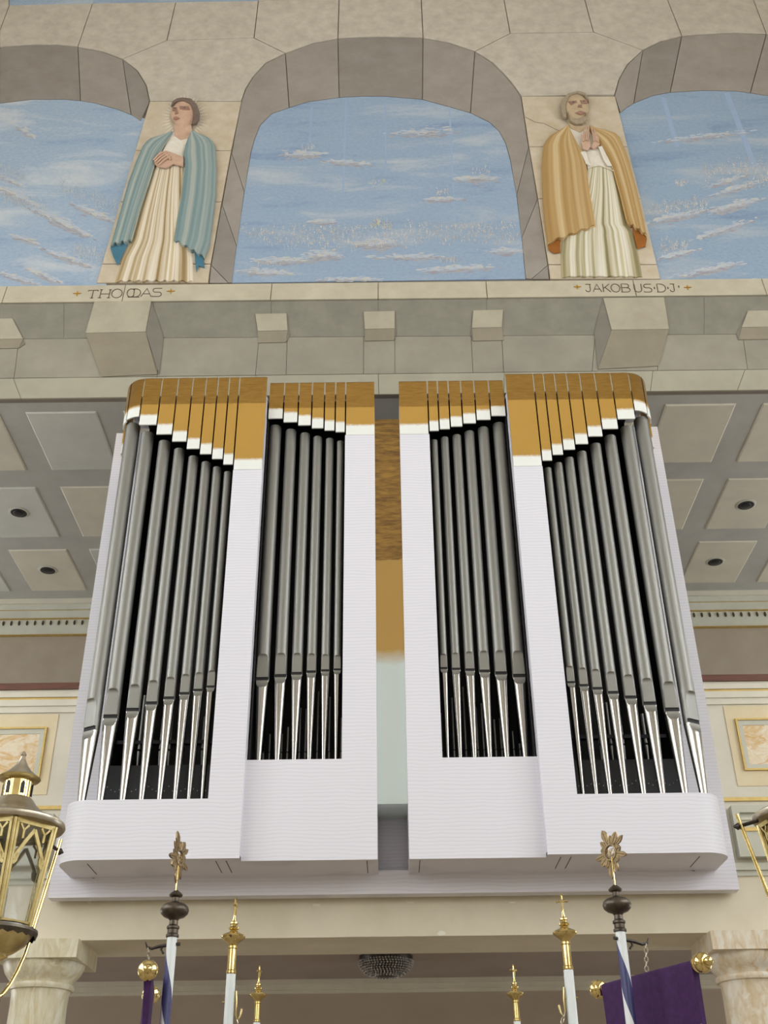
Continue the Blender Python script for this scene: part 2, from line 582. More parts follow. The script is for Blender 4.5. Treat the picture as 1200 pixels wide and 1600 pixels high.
def wall_with_holes(mb, axis, pos, thick, a0, a1, z0, z1, holes):
    """vertical wall; axis 'x': plane x = pos (a runs along y); 'y': plane y = pos (a runs along x)"""
    def bx(p0, p1, q0, q1):
        if p1 - p0 < 1e-4 or q1 - q0 < 1e-4:
            return
        lo, hi = min(pos, pos + thick), max(pos, pos + thick)
        if axis == 'x':
            mb.box(lo, hi, p0, p1, q0, q1)
        else:
            mb.box(p0, p1, lo, hi, q0, q1)
    cur = a0
    for c, hw in sorted({(q[0], q[2]) for q in holes}):
        bx(cur, c - hw, z0, z1)
        zc = z0
        for _, zb, _, h in sorted((q for q in holes if q[0] == c), key=lambda q: q[1]):
            bx(c - hw, c + hw, zc, zb)
            zc = zb + h
        bx(c - hw, c + hw, zc, z1)
        cur = c + hw
    bx(cur, a1, z0, z1)
    return mb


YB = 11.3                                           # back wall of the gallery
MB().box(-NX - .3, NX + .3, NY0 - .3, YB + .3, -.2, 0).build('floor', M['floor'], kind=S)
MB().box(-NX - .3, NX + .3, NY0 - .3, 7.9, NZ, NZ + .2).build('ceiling', M['nave_ceiling'], kind=S)
wall_with_holes(MB(), 'x', -NX, -.3, NY0 - .3, YB + .3, 0, NZ, WIN_SIDE + ADDED_WIN_GAL + ADDED_WIN_LOW).build('wall_left', M['nave'], kind=S)
wall_with_holes(MB(), 'x', NX, .3, NY0 - .3, YB + .3, 0, NZ, WIN_SIDE + ADDED_WIN_GAL + ADDED_WIN_LOW).build('wall_right', M['nave'], kind=S)
wall_with_holes(MB(), 'y', NY0, -.3, -NX, NX, 0, NZ, WIN_REAR).build('wall_rear', M['nave'], kind=S)


def nave_window(i, axis, pos, c, z0, hw, h):
    f = MB()
    t = .05
    for k in range(4):
        a = c - hw + k * (2 * hw - t) / 3
        q = (a, a + t, z0, z0 + h)
        f.box(pos - .04, pos + .04, q[0], q[1], q[2], q[3]) if axis == 'x' else f.box(q[0], q[1], pos - .04, pos + .04, q[2], q[3])
    for k in range(6):
        b = z0 + k * (h - t) / 5
        f.box(pos - .03, pos + .03, c - hw, c + hw, b, b + t) if axis == 'x' else f.box(c - hw, c + hw, pos - .03, pos + .03, b, b + t)
    f.build('window_%d' % i, M['woodframe'], kind=S)


k = 1
for c, z0, hw, h in WIN_SIDE + ADDED_WIN_GAL + ADDED_WIN_LOW:  # frames for the nave windows and the added gallery and lower ones
    nave_window(k, 'x', -NX - .15, c, z0, hw, h)
    nave_window(k + 1, 'x', NX + .15, c, z0, hw, h)
    k += 2
for c, z0, hw, h in WIN_REAR:
    nave_window(k, 'y', NY0 - .15, c, z0, hw, h)
    k += 1

YM = 7.5                                            # nave face of the painted wall, the parapet and the beam
ZG = 7.53                                           # gallery ceiling
wall = MB().box(-NX, NX, YM + .012, YM + .06, ZG, NZ).build('wall_front', P['mortar'], kind=S)
tag(wall, 'flat wall above the organ, painted as a stone arcade open to the sky', 'wall')

# gallery ceiling with its panels
gc = MB().box(-NX, NX, YM + .06, YB, ZG, ZG + .25).build('ceiling_gallery', M['ribs'], kind=S)
rows = [(7.69, 8.59), (8.88, 9.82), (10.08, 11.0)]
for sgn in (-1, 1):
    for ci in range(5):
        x0 = 1.65 + ci * .862
        for ri, (y0, y1) in enumerate(rows):
            xs = sorted((sgn * x0 - .05, sgn * (x0 + .625) - .05))
            blue = (ci + ri) % 2 == 1 and (sgn < 0)
            pb = MB()
            d = .012
            V = [(xs[0], y0, ZG), (xs[1], y0, ZG), (xs[1], y1, ZG), (xs[0], y1, ZG),
                 (xs[0] + d, y0 + d, ZG - d), (xs[1] - d, y0 + d, ZG - d), (xs[1] - d, y1 - d, ZG - d), (xs[0] + d, y1 - d, ZG - d)]
            pb.add(V, [(0, 1, 5, 4), (1, 2, 6, 5), (2, 3, 7, 6), (3, 0, 4, 7), (4, 5, 6, 7)])
            pb.build('ceiling_panel', M['panel_blue' if blue else 'panel_beige'], gc)

# gallery back wall with its frieze
bw = MB().box(-NX, NX, YB, YB + .3, 3.39, ZG + .25).build('wall_back', M['wallpaint'], kind=S)
MB().box(-NX, NX, YB - .10, YB, 7.47, ZG).build('cove', M['panel_beige'], bw)
cp = MB()
for z0, z1, d in ((7.405, 7.47, .07), (7.30, 7.40, .05)):
    cp.box(-NX, NX, YB - d, YB, z0, z1)
cp.box(-NX, NX, YB - .03, YB, 7.10, 7.215)
cp.build('cornice', M['greenwhite'], bw)
MB().box(-NX, NX, YB - .02, YB, 7.215, 7.30).build('frieze', M['greenwhite'], bw)
gl = MB()
for z in (7.40, 7.297, 7.092):
    gl.box(-NX, NX, YB - .056, YB, z, z + .006)
gl.build('gilt_line', M['gilt'], bw)
slot0 = None
for sgn in (-1, 1):
    for i in range(54):
        x = sgn * (2.6 + i * .0905)
        if slot0 is None:
            sb = MB()
            pts = [(.014 * cos(a) * (1 if sin(a) < 0 else .9), .030 * sin(a)) for a in [2 * pi * q / 10 for q in range(10)]]
            sb.prism(pts, 0, -.012, .004)
            slot0 = sb.build('frieze_slot', M['slot'], bw)
            o = slot0
        else:
            o = slot0.copy()
            COL.objects.link(o)
        o.location = (x, YB - .02, 7.256)

# under the gallery
lc = MB().box(-NX, NX, 8.08, YB, 3.39, 3.6).build('ceiling_lower', M['lowceil'], kind=S)
lw = MB().box(-NX, NX, YB - .1, YB + .2, 0, 3.39).build('wall_lower', M['lowwall'], kind=S)
lm = MB()
for z0, z1, d in ((3.345, 3.39, .09), (3.30, 3.345, .06), (3.275, 3.30, .03)):
    lm.box(-NX, NX, YB - .1 - d, YB - .1, z0, z1)
lm.build('trim_1', M['softwhite'], kind=S)
beam = MB().box(-NX, NX, YM, 8.08, 3.06, 3.415).build('beam', M['plaster'], kind=S)
MB().box(-NX, NX, 7.62, 8.08, 3.415, 3.48).build('gallery_floor_edge', M['plaster'], beam)
for (px, py, w_, h_) in ((494, 1414, 9, 3), (640, 1410, 9, 2), (800, 1410, 7, 2), (140, 1409, 5, 5), (1113, 1373, 5, 2), (690, 1458, 8, 5), (683, 1466, 10, 5), (640, 1471, 9, 3), (555, 1470, 20, 3), (585, 1473, 8, 3)):
    pts = []
    for q in range(9):
        a = 2 * pi * q / 9
        p = at(px + w_ * cos(a) * random.uniform(.6, 1), py + h_ * sin(a) * random.uniform(.6, 1), YM)
        pts.append((p.x, max(p.z, 3.061)))
    MB().prism(pts, YM, YM - .002).build('plaster_chip', M['plaster_chip'], beam)

# parapet left and right of the organ
for sgn in (-1, 1):
    def B(mb, a, b, y0, y1, z0, z1):
        xs = sorted((sgn * a, sgn * b))
        return mb.box(xs[0], xs[1], y0, y1, z0, z1)

    XI = 2.2
    pr = B(MB(), XI, NX, YM, 7.62, 3.415, 4.80).build('parapet', M['softwhite'], kind=S)
    tag(pr, 'cream gallery parapet with gilt framed marble panels %s the organ' % ('left of' if sgn < 0 else 'right of'), 'parapet')
    B(MB(), XI, NX, YM - .045, 7.66, 4.80, 4.85).build('hand_rail', M['rail'], pr)
    mo = MB()
    B(mo, XI, NX, YM - .03, YM, 4.745, 4.80)
    B(mo, XI, NX, YM - .022, YM, 4.68, 4.728)
    B(mo, XI, NX, YM - .012, YM, 4.632, 4.68)
    B(mo, XI, NX, YM - .012, YM, 3.946, 4.02)
    mo.build('moulding', M['softwhite'], pr)
    gb = MB()
    B(gb, XI, NX, YM - .02, YM, 4.728, 4.745)
    B(gb, XI, NX, YM - .014, YM, 3.921, 3.946)
    gb.build('gilt_line', M['gilt'], pr)
    mo = MB()
    B(mo, XI, NX, YM - .03, YM, 3.45, 3.495)
    B(mo, XI, NX, YM - .012, YM, 3.416, 3.45)
    mo.build('moulding', M['greenwhite'], pr)
    for xa, xb in ((2.41, 4.5), (4.75, 6.9)):
        B(MB(), xa, xb, YM - .006, YM, 4.027, 4.62).build('panel_field', M['cream'], pr)
        fr = MB()
        t = .013
        for a, b, c, d in ((xa + .065, xb - .065, 4.52 - t, 4.52), (xa + .065, xb - .065, 4.136, 4.136 + t), (xa + .065, xa + .065 + t, 4.136 + t, 4.52 - t), (xb - .065 - t, xb - .065, 4.136 + t, 4.52 - t)):
            B(fr, a, b, YM - .022, YM, c, d)
        fr.build('gilt_frame', M['gilt'], pr)
        gr = MB()
        for a, b, c, d in ((xa + .078, xb - .078, 4.47, 4.507), (xa + .078, xb - .078, 4.149, 4.18), (xa + .078, xa + .112, 4.18, 4.47), (xb - .112, xb - .078, 4.18, 4.47)):
            B(gr, a, b, YM - .013, YM, c, d)
        gr.build('inner_frame', M['greenwhite'], pr)
        B(MB(), xa + .112, xb - .112, YM - .009, YM, 4.18, 4.47).build('marble_panel', M['marble_p'], pr)
        # lower framed box
        B(MB(), xa - .095, xb + .1, YM - .05, YM, 3.526, 3.872).build('lower_panel', M['greenwhite'], pr)
        fr = MB()
        t = .05
        a0, a1 = xa - .095, xb + .1
        for a, b, c, d in ((a0, a1, 3.872 - t, 3.872), (a0, a1, 3.526, 3.526 + .03), (a0, a0 + t, 3.556, 3.872 - t), (a1 - t, a1, 3.556, 3.872 - t)):
            B(fr, a, b, YM - .075, YM - .05, c, d)
        fr.build('lower_frame', M['greenwhite'], pr)
        gb = MB()
        B(gb, a0 + t, a1 - t, YM - .058, YM - .05, 3.70, 3.725)
        gb.build('gilt_line', M['gilt'], pr)
        B(MB(), a0 + t, a1 - t, YM - .062, YM - .05, 3.775, 3.79).build('moulding', M['softwhite'], pr)

# columns under the beam
for sgn in (-1, 1):
    cx, cy = sgn * 2.31, 7.70
    ma = M['marble_l'] if sgn < 0 else M['marble_r']
    co = empty('column', (cx, cy, 0), 'veined marble column with square capital under the beam at the %s, %s' % (('left', 'behind the lantern') if sgn < 0 else ('right', 'behind the purple banner')), 'column', kind=S)
    ab = MB()
    hw = .275
    z0, z1 = 2.945, 3.06
    ab.box(cx - hw, cx + hw, cy - hw, cy + hw, z0, z1)
    ab.build('abacus', ma, co)
    MB().lathe([(.195, 2.825), (.2, 2.835), (.222, 2.86), (.245, 2.89), (.26, 2.925), (.262, 2.945)], 40, (cx, cy, 0)).build('echinus', ma, co, 40)
    MB().lathe([(.19, 2.782), (.205, 2.785), (.212, 2.80), (.208, 2.818), (.198, 2.825)], 40, (cx, cy, 0)).build('neck_ring', ma, co, 40)
    MB().lathe([(.26, 0), (.26, .1), (.235, .14), (.212, .2), (.205, 1.0), (.19, 2.0), (.18, 2.7), (.183, 2.76), (.19, 2.782)], 40, (cx, cy, 0)).build('shaft', ma, co, 40)


# ------------------------------------------------------------------ wall painting
def px_poly(pts, Y=YM):
    out = []
    for x, y in pts:
        p = at(x, y, Y)
        out.append((p.x, p.z))
    if area(out) < 0:
        out.reverse()
    return out


def stone(pts, pig, t=.0, bev=.0, gap=.0045, name='stone_block'):
    pl = inset(px_poly(pts), gap)
    return MB().prism(pl, YM + .012, YM - t, bev).build(name, P[pig], wall)


# outer edges of the painted arches, from left to right
AC_L = [(377, 160), (384, 140), (395, 122), (415, 100), (446, 85)]
AC_M1 = [(446, 85), (490, 69), (528, 62)]
AC_M2 = [(528, 62), (560, 60), (590, 59), (625, 59.5), (661, 61)]
AC_M3 = [(661, 61), (700, 68), (742, 82)]
AC_R = [(742, 82), (770, 100), (790, 120), (804, 137), (814, 152)]
AL = [(0, 75), (50, 71.5), (90, 71.5), (122, 75)]
AL2 = [(122, 75), (160, 82), (192, 94)]
AL3 = [(192, 94), (215, 112), (229, 135), (234, 160)]
AR1 = [(960, 150), (967, 125), (980, 102), (1004, 80)]
AR2 = [(1004, 80), (1030, 67), (1065, 58)]
AR3 = [(1065, 58), (1100, 55), (1150, 53), (1197, 55)]
# inner edges, where the painted sky begins
IC_L = [(362, 442), (372, 367), (382, 300), (392, 240), (398, 218), (407, 196), (425, 178), (452, 169)]
IC_1 = [(452, 169), (480, 160), (530, 153)]
IC_2 = [(530, 153), (565, 151), (600, 151), (660, 156)]
IC_3 = [(660, 156), (700, 167), (735, 177)]
IC_R = [(735, 177), (765, 192), (780, 206), (790, 225), (797, 250), (807, 305), (815, 370), (821, 436)]
IL = [(0, 162), (50, 156), (100, 156), (126, 158)]
IL2 = [(126, 158), (150, 162), (185, 172), (205, 180)]
IR1 = [(969, 177), (979, 169), (990, 162)]
IR2 = [(990, 162), (1020, 150), (1047, 145)]
IR3 = [(1047, 145), (1100, 142), (1150, 143), (1172, 146)]
AR4 = [(1197, 55), (1290, 68), (1370, 100), (1410, 135), (1425, 165)]
IR4 = [(1172, 146), (1230, 155), (1300, 172), (1350, 200), (1372, 235)]
AL0 = [(-195, 165), (-185, 140), (-140, 105), (-60, 82), (0, 75)]
IL0 = [(-150, 235), (-130, 200), (-70, 172), (0, 162)]
F, T = .016, .006
for pts in (
        [(-135, -20), (12, -20), (15, 10), (0, 50), (0, 75), (-60, 82), (-140, 105), (-110, 60)],
        [(-135, -20), (-110, 60), (-140, 105), (-185, 140), (-195, 165), (-340, 165), (-300, 60), (-270, -20)],
        [(-270, -20), (-300, 60), (-340, 165), (-620, 165), (-560, -20)],
        [(-340, 165), (-620, 165), (-700, 449), (-460, 449)],
        [(1320, 0), (1480, 0), (1500, 60), (1335, 60)], [(1335, 60), (1500, 60), (1580, 165), (1425, 165), (1410, 135), (1370, 100)],
        [(1480, 0), (1740, 0), (1790, 165), (1580, 165), (1500, 60)], [(1580, 165), (1790, 165), (1860, 437), (1700, 437)],
        [(1176, 0), (1320, 0), (1300, -60), (1150, -60)], [(1320, 0), (1480, 0), (1450, -60), (1300, -60)], [(1480, 0), (1740, 0), (1700, -60), (1450, -60)],
        [(15, 10), (145, 7), (122, 75)] + AL[::-1][1:] + [(0, 50)],
        [(145, 7), (275, 5), (261, 65), (192, 94)] + AL2[::-1][1:],
        [(275, 5), (404, 3), (397, 61), (261, 65)],
        [(261, 65), (397, 61), (446, 85)] + AC_L[::-1][1:] + AL3[::-1],
        [(404, 3), (530, 0), (528, 62)] + AC_M1[::-1][1:] + [(397, 61)],
        [(530, 0), (658, 0), (661, 61)] + AC_M2[::-1][1:],
        [(658, 0), (787, 0), (797, 54), (742, 82)] + AC_M3[::-1][1:],
        [(787, 0), (913, 0), (927, 52), (797, 54)],
        [(797, 54), (927, 52), (1004, 80)] + AR1[::-1][1:] + AC_R[::-1],
        [(913, 0), (1042, 0), (1065, 58)] + AR2[::-1][1:] + [(927, 52)],
        [(1042, 0), (1176, 0), (1197, 55)] + AR3[::-1][1:],
        [(1176, 0), (1320, 0), (1335, 60), (1370, 100), (1290, 68), (1197, 55)],
        [(530, 0), (658, 0), (657, -60), (532, -60)], [(658, 0), (787, 0), (780, -60), (657, -60)],
        [(787, 0), (913, 0), (900, -60), (780, -60)], [(913, 0), (1042, 0), (1022, -60), (900, -60)], [(1042, 0), (1176, 0), (1150, -60), (1022, -60)],
        [(404, 3), (530, 0), (532, -60), (410, -60)],
):
    stone(pts, 'front', F, .003)
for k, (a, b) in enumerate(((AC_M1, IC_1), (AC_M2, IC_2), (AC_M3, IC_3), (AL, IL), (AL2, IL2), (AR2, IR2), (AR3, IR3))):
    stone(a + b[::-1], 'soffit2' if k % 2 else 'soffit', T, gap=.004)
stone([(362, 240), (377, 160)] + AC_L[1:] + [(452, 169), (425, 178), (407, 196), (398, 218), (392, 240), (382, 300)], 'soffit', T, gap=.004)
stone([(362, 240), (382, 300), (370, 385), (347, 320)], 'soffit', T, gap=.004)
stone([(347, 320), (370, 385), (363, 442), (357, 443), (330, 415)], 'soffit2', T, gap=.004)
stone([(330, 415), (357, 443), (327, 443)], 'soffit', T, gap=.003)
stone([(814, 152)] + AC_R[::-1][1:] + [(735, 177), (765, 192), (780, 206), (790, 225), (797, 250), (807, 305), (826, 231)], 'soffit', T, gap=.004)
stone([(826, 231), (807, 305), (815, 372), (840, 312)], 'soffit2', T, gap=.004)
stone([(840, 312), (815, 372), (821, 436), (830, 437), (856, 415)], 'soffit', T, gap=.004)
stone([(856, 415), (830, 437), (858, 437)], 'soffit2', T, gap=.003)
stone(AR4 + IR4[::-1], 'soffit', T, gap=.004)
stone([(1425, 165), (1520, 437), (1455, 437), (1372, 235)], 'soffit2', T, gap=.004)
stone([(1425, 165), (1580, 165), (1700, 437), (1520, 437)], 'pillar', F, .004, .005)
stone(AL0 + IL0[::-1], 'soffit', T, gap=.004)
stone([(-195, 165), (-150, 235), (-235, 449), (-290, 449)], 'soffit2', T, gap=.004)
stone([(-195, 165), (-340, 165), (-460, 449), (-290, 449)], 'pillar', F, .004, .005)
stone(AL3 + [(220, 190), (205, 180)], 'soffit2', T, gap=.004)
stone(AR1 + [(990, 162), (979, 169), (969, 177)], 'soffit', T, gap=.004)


def mixp(a, b, y):
    t = (y - a[1]) / (b[1] - a[1])
    return (a[0] + (b[0] - a[0]) * t, y)


TL0, TL1 = (234, 160), (150, 446)
for ya, yb, xa, xb in ((160, 237, 378, 362), (237, 317, 362, 347), (317, 414, 347, 330), (414, 444, 330, 326)):
    stone([mixp(TL0, TL1, ya), (xa, ya), (xb, yb), mixp(TL0, TL1, yb)], 'pillar', F, .004, .005)
JR0, JR1 = (961, 151), (1032, 437)
for ya, yb, xa, xb in ((152, 231, 814, 826), (231, 312, 826, 840), (312, 415, 840, 856), (415, 438, 856, 859)):
    stone([(xa, ya), mixp(JR0, JR1, ya), mixp(JR0, JR1, yb), (xb, yb)], 'pillar', F, .004, .005)
# painted sky in the three openings and the strip of the storey above
SKY_T = .001
def sky_panel(pts, pig):
    return MB().prism(px_poly(pts), YM + .012, YM - SKY_T).build('sky_panel', P[pig], wall)


sky_panel(IL0[:-1] + IL + IL2[1:] + [(222, 184), (240, 190), (165, 449), (-235, 452)], 'sky_l')
sky_panel(IC_L + IC_1[1:] + IC_2[1:] + IC_3[1:] + IC_R[1:], 'sky_c')
sky_panel([(1020, 437), (955, 180)] + [(969, 177)] + IR1[1:] + IR2[1:] + IR3[1:] + IR4[1:] + [(1455, 436)], 'sky_r')
sky_panel([(12, -40), (150, -40), (145, 7), (15, 10)], 'sky_l')
sky_panel([(150, -40), (410, -40), (404, 3), (275, 5), (145, 7)], 'sky_c')


# ledge, its underside, brackets and the wall below them
def fas(x):
    return 449 - x * .01


def fas2(x):
    return 475.5 - x * .0105


js = [-690, -400, -190, 8, 194, 424, 591, 760, 991, 1193, 1400, 1640, 1850]
for a, b in zip(js, js[1:]):
    lean = lambda x: (x - 600) * .0075
    stone([(a - lean(a), fas(a)), (b - lean(b), fas(b)), (b + lean(b), fas2(b)), (a + lean(a), fas2(a))], 'ledge', .02, .003, .003)
us = [-690, -400, -160, 100, 240, 424, 591, 760, 948, 1100, 1380, 1640, 1850]
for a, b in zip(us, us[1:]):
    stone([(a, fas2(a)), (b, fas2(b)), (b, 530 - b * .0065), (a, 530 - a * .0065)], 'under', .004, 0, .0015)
lw_j = [(-690, -690), (-400, -400), (-150, -150), (30, 22), (152, 160), (250, 246), (405, 399), (449, 447), (568, 568), (617, 617), (736, 739), (784, 787), (930, 925), (1034, 1027), (1160, 1168), (1400, 1400), (1640, 1640), (1850, 1850)]
for (a, a2), (b, b2) in zip(lw_j, lw_j[1:]):
    stone([(a, 530 - a * .0065), (b, 530 - b * .0065), (b2, 591.5 - b * .012), (a2, 591.5 - a * .012)], 'low', .003, 0, .002)
st_j = [(-690, -690), (-330, -330), (21, 33), (245, 249), (400, 401), (591, 592), (788, 787), (1020, 1016), (1164, 1152), (1500, 1500), (1850, 1850)]
for (a, a2), (b, b2) in zip(st_j, st_j[1:]):
    stone([(a, 592 - a * .012), (b, 592 - b * .012), (b2, 623.5 - b * .0115), (a2, 623.5 - a * .0115)], 'strip', .005, 0, .002)
for fpts, upts, spts in (
        ([(148, 473), (237, 472), (228, 520), (134, 522)], [(134, 522), (228, 520), (246, 586), (159, 590)], [(237, 472), (256, 527), (249, 586), (228, 520)]),
        ([(942, 467), (1037, 466), (1045, 516), (955, 517)], [(955, 517), (1045, 516), (1028, 573), (934, 578)], [(942, 467), (955, 517), (934, 578), (928, 520)]),
        ([(399, 492), (448, 491), (450, 518), (403, 519)], [(403, 519), (450, 518), (447, 536), (403, 537)], [(448, 491), (454, 523), (447, 536), (450, 518)]),
        ([(568, 488.5), (617, 487.5), (617, 515), (570, 516)], [(570, 516), (617, 515), (616, 533), (570, 534)], [(617, 487.5), (620, 520), (616, 533), (617, 515)]),
        ([(739, 486.5), (786, 485.5), (784, 513), (737, 514)], [(737, 514), (784, 513), (787, 533), (739, 534)], [(739, 486.5), (737, 514), (739, 534), (735, 520)]),
        ([(-40, 500), (20, 499), (37, 531), (-40, 532)], [(-40, 532), (37, 531), (30, 545), (-40, 547)], [(20, 499), (40, 538), (30, 545), (37, 531)]),
        ([(1168, 487), (1260, 486), (1260, 512), (1158, 513)], [(1158, 513), (1260, 512), (1260, 530), (1153, 532)], [(1168, 487), (1158, 513), (1153, 532), (1150, 522)])):
    stone(fpts, 'bracket', .016, .002, .001, 'painted_bracket')
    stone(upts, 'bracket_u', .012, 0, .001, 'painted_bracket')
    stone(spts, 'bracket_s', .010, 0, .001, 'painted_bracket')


# brushwork of the skies: clouds and the crowds standing on them
def dab(mb, px, py, rx, ry, tilt, mi, y):
    p = at(px, py, YM)
    k = .0049                                       # metres per photo pixel on this wall
    V = []
    for q in range(6):
        a = 2 * pi * q / 6
        x, z = rx * k * cos(a), ry * k * sin(a)
        V.append((p.x + x * cos(tilt) - z * sin(tilt), y, p.z + x * sin(tilt) + z * cos(tilt)))
    mb.add(V, [(0, 1, 2, 3, 4, 5)], mi=mi)


def cloud(cx, cy, wd, hg, tilt, n, light=(0, 1, 4), dark=(3, 8, 2)):
    mb = MB()
    for i in range(int(n * 1.7)):
        u = random.gauss(0, .36)
        v = random.gauss(0, .36)
        if abs(u) > 1:
            continue
        v *= (1 - u * u * .6)
        x = cx + u * wd * cos(tilt) + v * hg * sin(tilt)
        y = cy - u * wd * sin(tilt) + v * hg * cos(tilt)
        pal = light if v < .05 + random.gauss(0, .15) else dark
        dab(mb, x, y, random.uniform(3, 10), random.uniform(.8, 2.3), tilt + random.gauss(0, .12), random.choice(pal), YM - .0018 - .0002 * i / n)
    mb.build('cloud', DAB, wall, kind='stuff')


def crowd(x0, y0, x1, y1, spread, n, pal=(9, 9, 10, 4, 0, 7, 4, 10, 8, 11), h=(1.6, 3.6), w_=(.5, 1.1)):
    mb = MB()
    for i in range(int(n * 1.35)):
        t = random.random()
        x = x0 + (x1 - x0) * t
        y = y0 + (y1 - y0) * t + random.gauss(0, spread)
        c = random.choice(pal)
        hh = random.uniform(*h)
        yy = YM - .0026 - .0004 * i / n
        dab(mb, x, y, random.uniform(*w_), hh, random.gauss(0, .15), c, yy)
        dab(mb, x, y - hh - .8, .8, .9, 0, random.choice((1, 0)), yy)
        if random.random() < .35:
            dab(mb, x + random.choice((-1.6, 1.6)), y - hh, .4, 2.2, random.gauss(0, .5), c, yy)
    mb.build('crowd', DAB, wall, kind='stuff')


r_ = radians
for c in ((22, 305, 60, 9, r_(-24), 130), (95, 348, 66, 10, r_(-25), 190), (150, 335, 46, 9, r_(-22), 110), (105, 404, 50, 8, r_(-20), 100), (70, 432, 40, 8, r_(-24), 80), (30, 436, 44, 7, r_(-15), 80), (38, 205, 30, 6, r_(-32), 50), (40, 375, 28, 6, r_(-20), 50), (15, 282, 30, 6, r_(-22), 60)):
    cloud(*c)
for c in ((475, 242, 40, 9, 0, 120), (545, 255, 50, 6, r_(-4), 90), (660, 208, 60, 12, r_(2), 90), (745, 280, 42, 9, 0, 110), (690, 312, 36, 5, r_(2), 70), (505, 347, 26, 6, 0, 50), (415, 426, 56, 7, r_(-3), 110), (712, 421, 74, 7, r_(3), 130), (505, 400, 34, 11, 0, 110), (590, 382, 44, 14, 0, 130), (550, 437, 70, 5, 0, 70), (790, 393, 36, 7, 0, 80), (440, 408, 60, 9, 0, 110), (640, 402, 70, 7, 0, 90)):
    cloud(*c)
for c in ((1060, 338, 70, 9, r_(12), 150), (1150, 322, 50, 10, r_(16), 120), (1130, 360, 60, 7, r_(18), 110), (1060, 398, 40, 7, r_(14), 80), (1110, 422, 70, 9, r_(12), 140), (1100, 214, 80, 7, r_(6), 90), (1150, 295, 50, 8, r_(16), 80), (1180, 440, 30, 5, r_(10), 40), (1135, 284, 40, 7, r_(18), 60)):
    cloud(*c)
crowd(375, 362, 805, 356, 5.5, 330)
crowd(380, 374, 812, 372, 6, 300)
crowd(450, 380, 560, 384, 6, 60)
crowd(470, 231, 492, 230, 2.5, 26, h=(1.2, 2.6))
crowd(738, 266, 768, 268, 3, 22, h=(1.2, 2.6))
crowd(682, 300, 702, 300, 2.5, 22, h=(1.2, 2.4))
crowd(578, 352, 612, 352, 5, 30, (5, 5, 1, 0))
crowd(588, 346, 594, 350, 3, 8, (5, 1, 1, 6), (3, 5), (1, 1.6))
crowd(402, 412, 438, 414, 2.5, 18, (0, 1, 1, 4), (2, 4))
crowd(684, 408, 722, 406, 2.5, 18, (0, 1, 1, 6), (2, 4))
crowd(575, 288, 602, 282, 3, 16, (5, 5, 1), (.8, 1.4), (1, 1.8))
crowd(0, 262, 40, 285, 9, 80, (0, 0, 4, 1))
crowd(5, 308, 75, 330, 6, 110, (0, 0, 4, 1))
crowd(90, 288, 190, 330, 7, 120, (0, 0, 4, 1, 7))
crowd(115, 392, 165, 400, 7, 90, (0, 0, 4, 1))
crowd(1015, 330, 1105, 318, 5, 130)
crowd(1055, 288, 1075, 288, 3, 26)
crowd(1100, 272, 1200, 258, 7, 130)
crowd(1165, 285, 1200, 280, 6, 50)
crowd(1030, 390, 1075, 383, 5, 70)
for (x0, y0, x1, y1, wd) in ((541, 155, 536, 302, 3.2), (602, 160, 603, 275, 3), (702, 165, 711, 348, 3), (487, 168, 484, 222, 4), (1036, 152, 1058, 230, 7), (1135, 145, 1180, 262, 9)):
    stone([(x0 - wd / 2, y0), (x0 + wd / 2, y0), (x1 + wd / 2, y1), (x1 - wd / 2, y1)], 'ray', .0014, 0, .0003, 'light_ray')
# hairline crack beside the right figure
ck = MB()
ck.tube([at(x, y, YM - .0165) for x, y in ((821, 183), (836, 191), (850, 193), (866, 201), (873, 204))], .004, 4)
ck.build('crack', P['mortar'], wall)

# inscriptions
def arc(cx, cy, rx, ry, a0, a1, n=12):
    return [(cx + rx * cos(radians(a0 + (a1 - a0) * i / n)), cy + ry * sin(radians(a0 + (a1 - a0) * i / n))) for i in range(n + 1)]


GLYPH = {                                            # strokes in a unit box, baseline at 0
    'T': [[(0, .95), (1, .98)], [(.52, .97), (.45, 0)], [(.3, 0), (.6, .02)], [(0, .95), (.02, .8)], [(1, .98), (1.0, .84)]],
    'H': [[(.14, 0), (.2, 1)], [(.84, 0), (.9, 1)], [(.17, .48), (.87, .48)], [(.02, 0), (.28, 0)], [(.72, 0), (.98, 0)], [(.08, 1), (.3, 1)], [(.8, 1), (1, 1)]],
    'O': [arc(.5, .5, .48, .5, 0, 360, 20)],
    'M': [arc(.28, .5, .28, .48, 40, 320, 14), [(.5, .98), (.5, 0)], arc(.62, .5, .36, .48, -100, 100, 14), [(.1, 0), (.95, 0)], [(.4, .98), (.66, .98)]],
    'A': [[(0, 0), (.52, 1), (1, 0)], [(.2, .36), (.82, .36)]],
    'S': [[(.95, .98), (.3, .98)] + arc(.3, .75, .25, .23, 90, 270, 8) + arc(.66, .26, .28, .26, 90, -90, 8) + [(.05, 0), (.0, .1)]],
    'J': [[(.2, 1), (.9, 1)], [(.75, 1), (.75, .25)] + arc(.45, .25, .3, .25, 0, -180, 8)],
    'K': [[(.12, 0), (.12, 1)], [(.9, 1), (.14, .45)], [(.34, .58), (.98, 0)]],
    'B': [[(.1, 0), (.1, 1), (.6, 1)] + arc(.6, .77, .27, .23, 90, -90, 8) + [(.15, .54)], [(.55, .54)] + arc(.62, .27, .33, .27, 90, -90, 8) + [(.0, 0)]],
    'U': [[(.08, 1), (.08, .35)] + arc(.47, .35, .39, .35, 180, 360, 10) + [(.86, 1)]],
    'D': [[(.1, 0), (.1, 1), (.45, 1)] + arc(.45, .5, .5, .5, 90, -90, 12) + [(.0, 0)]],
    '.': [[(.4, .42), (.6, .42)], [(.4, .50), (.6, .50)], [(.4, .58), (.6, .58)]],
}


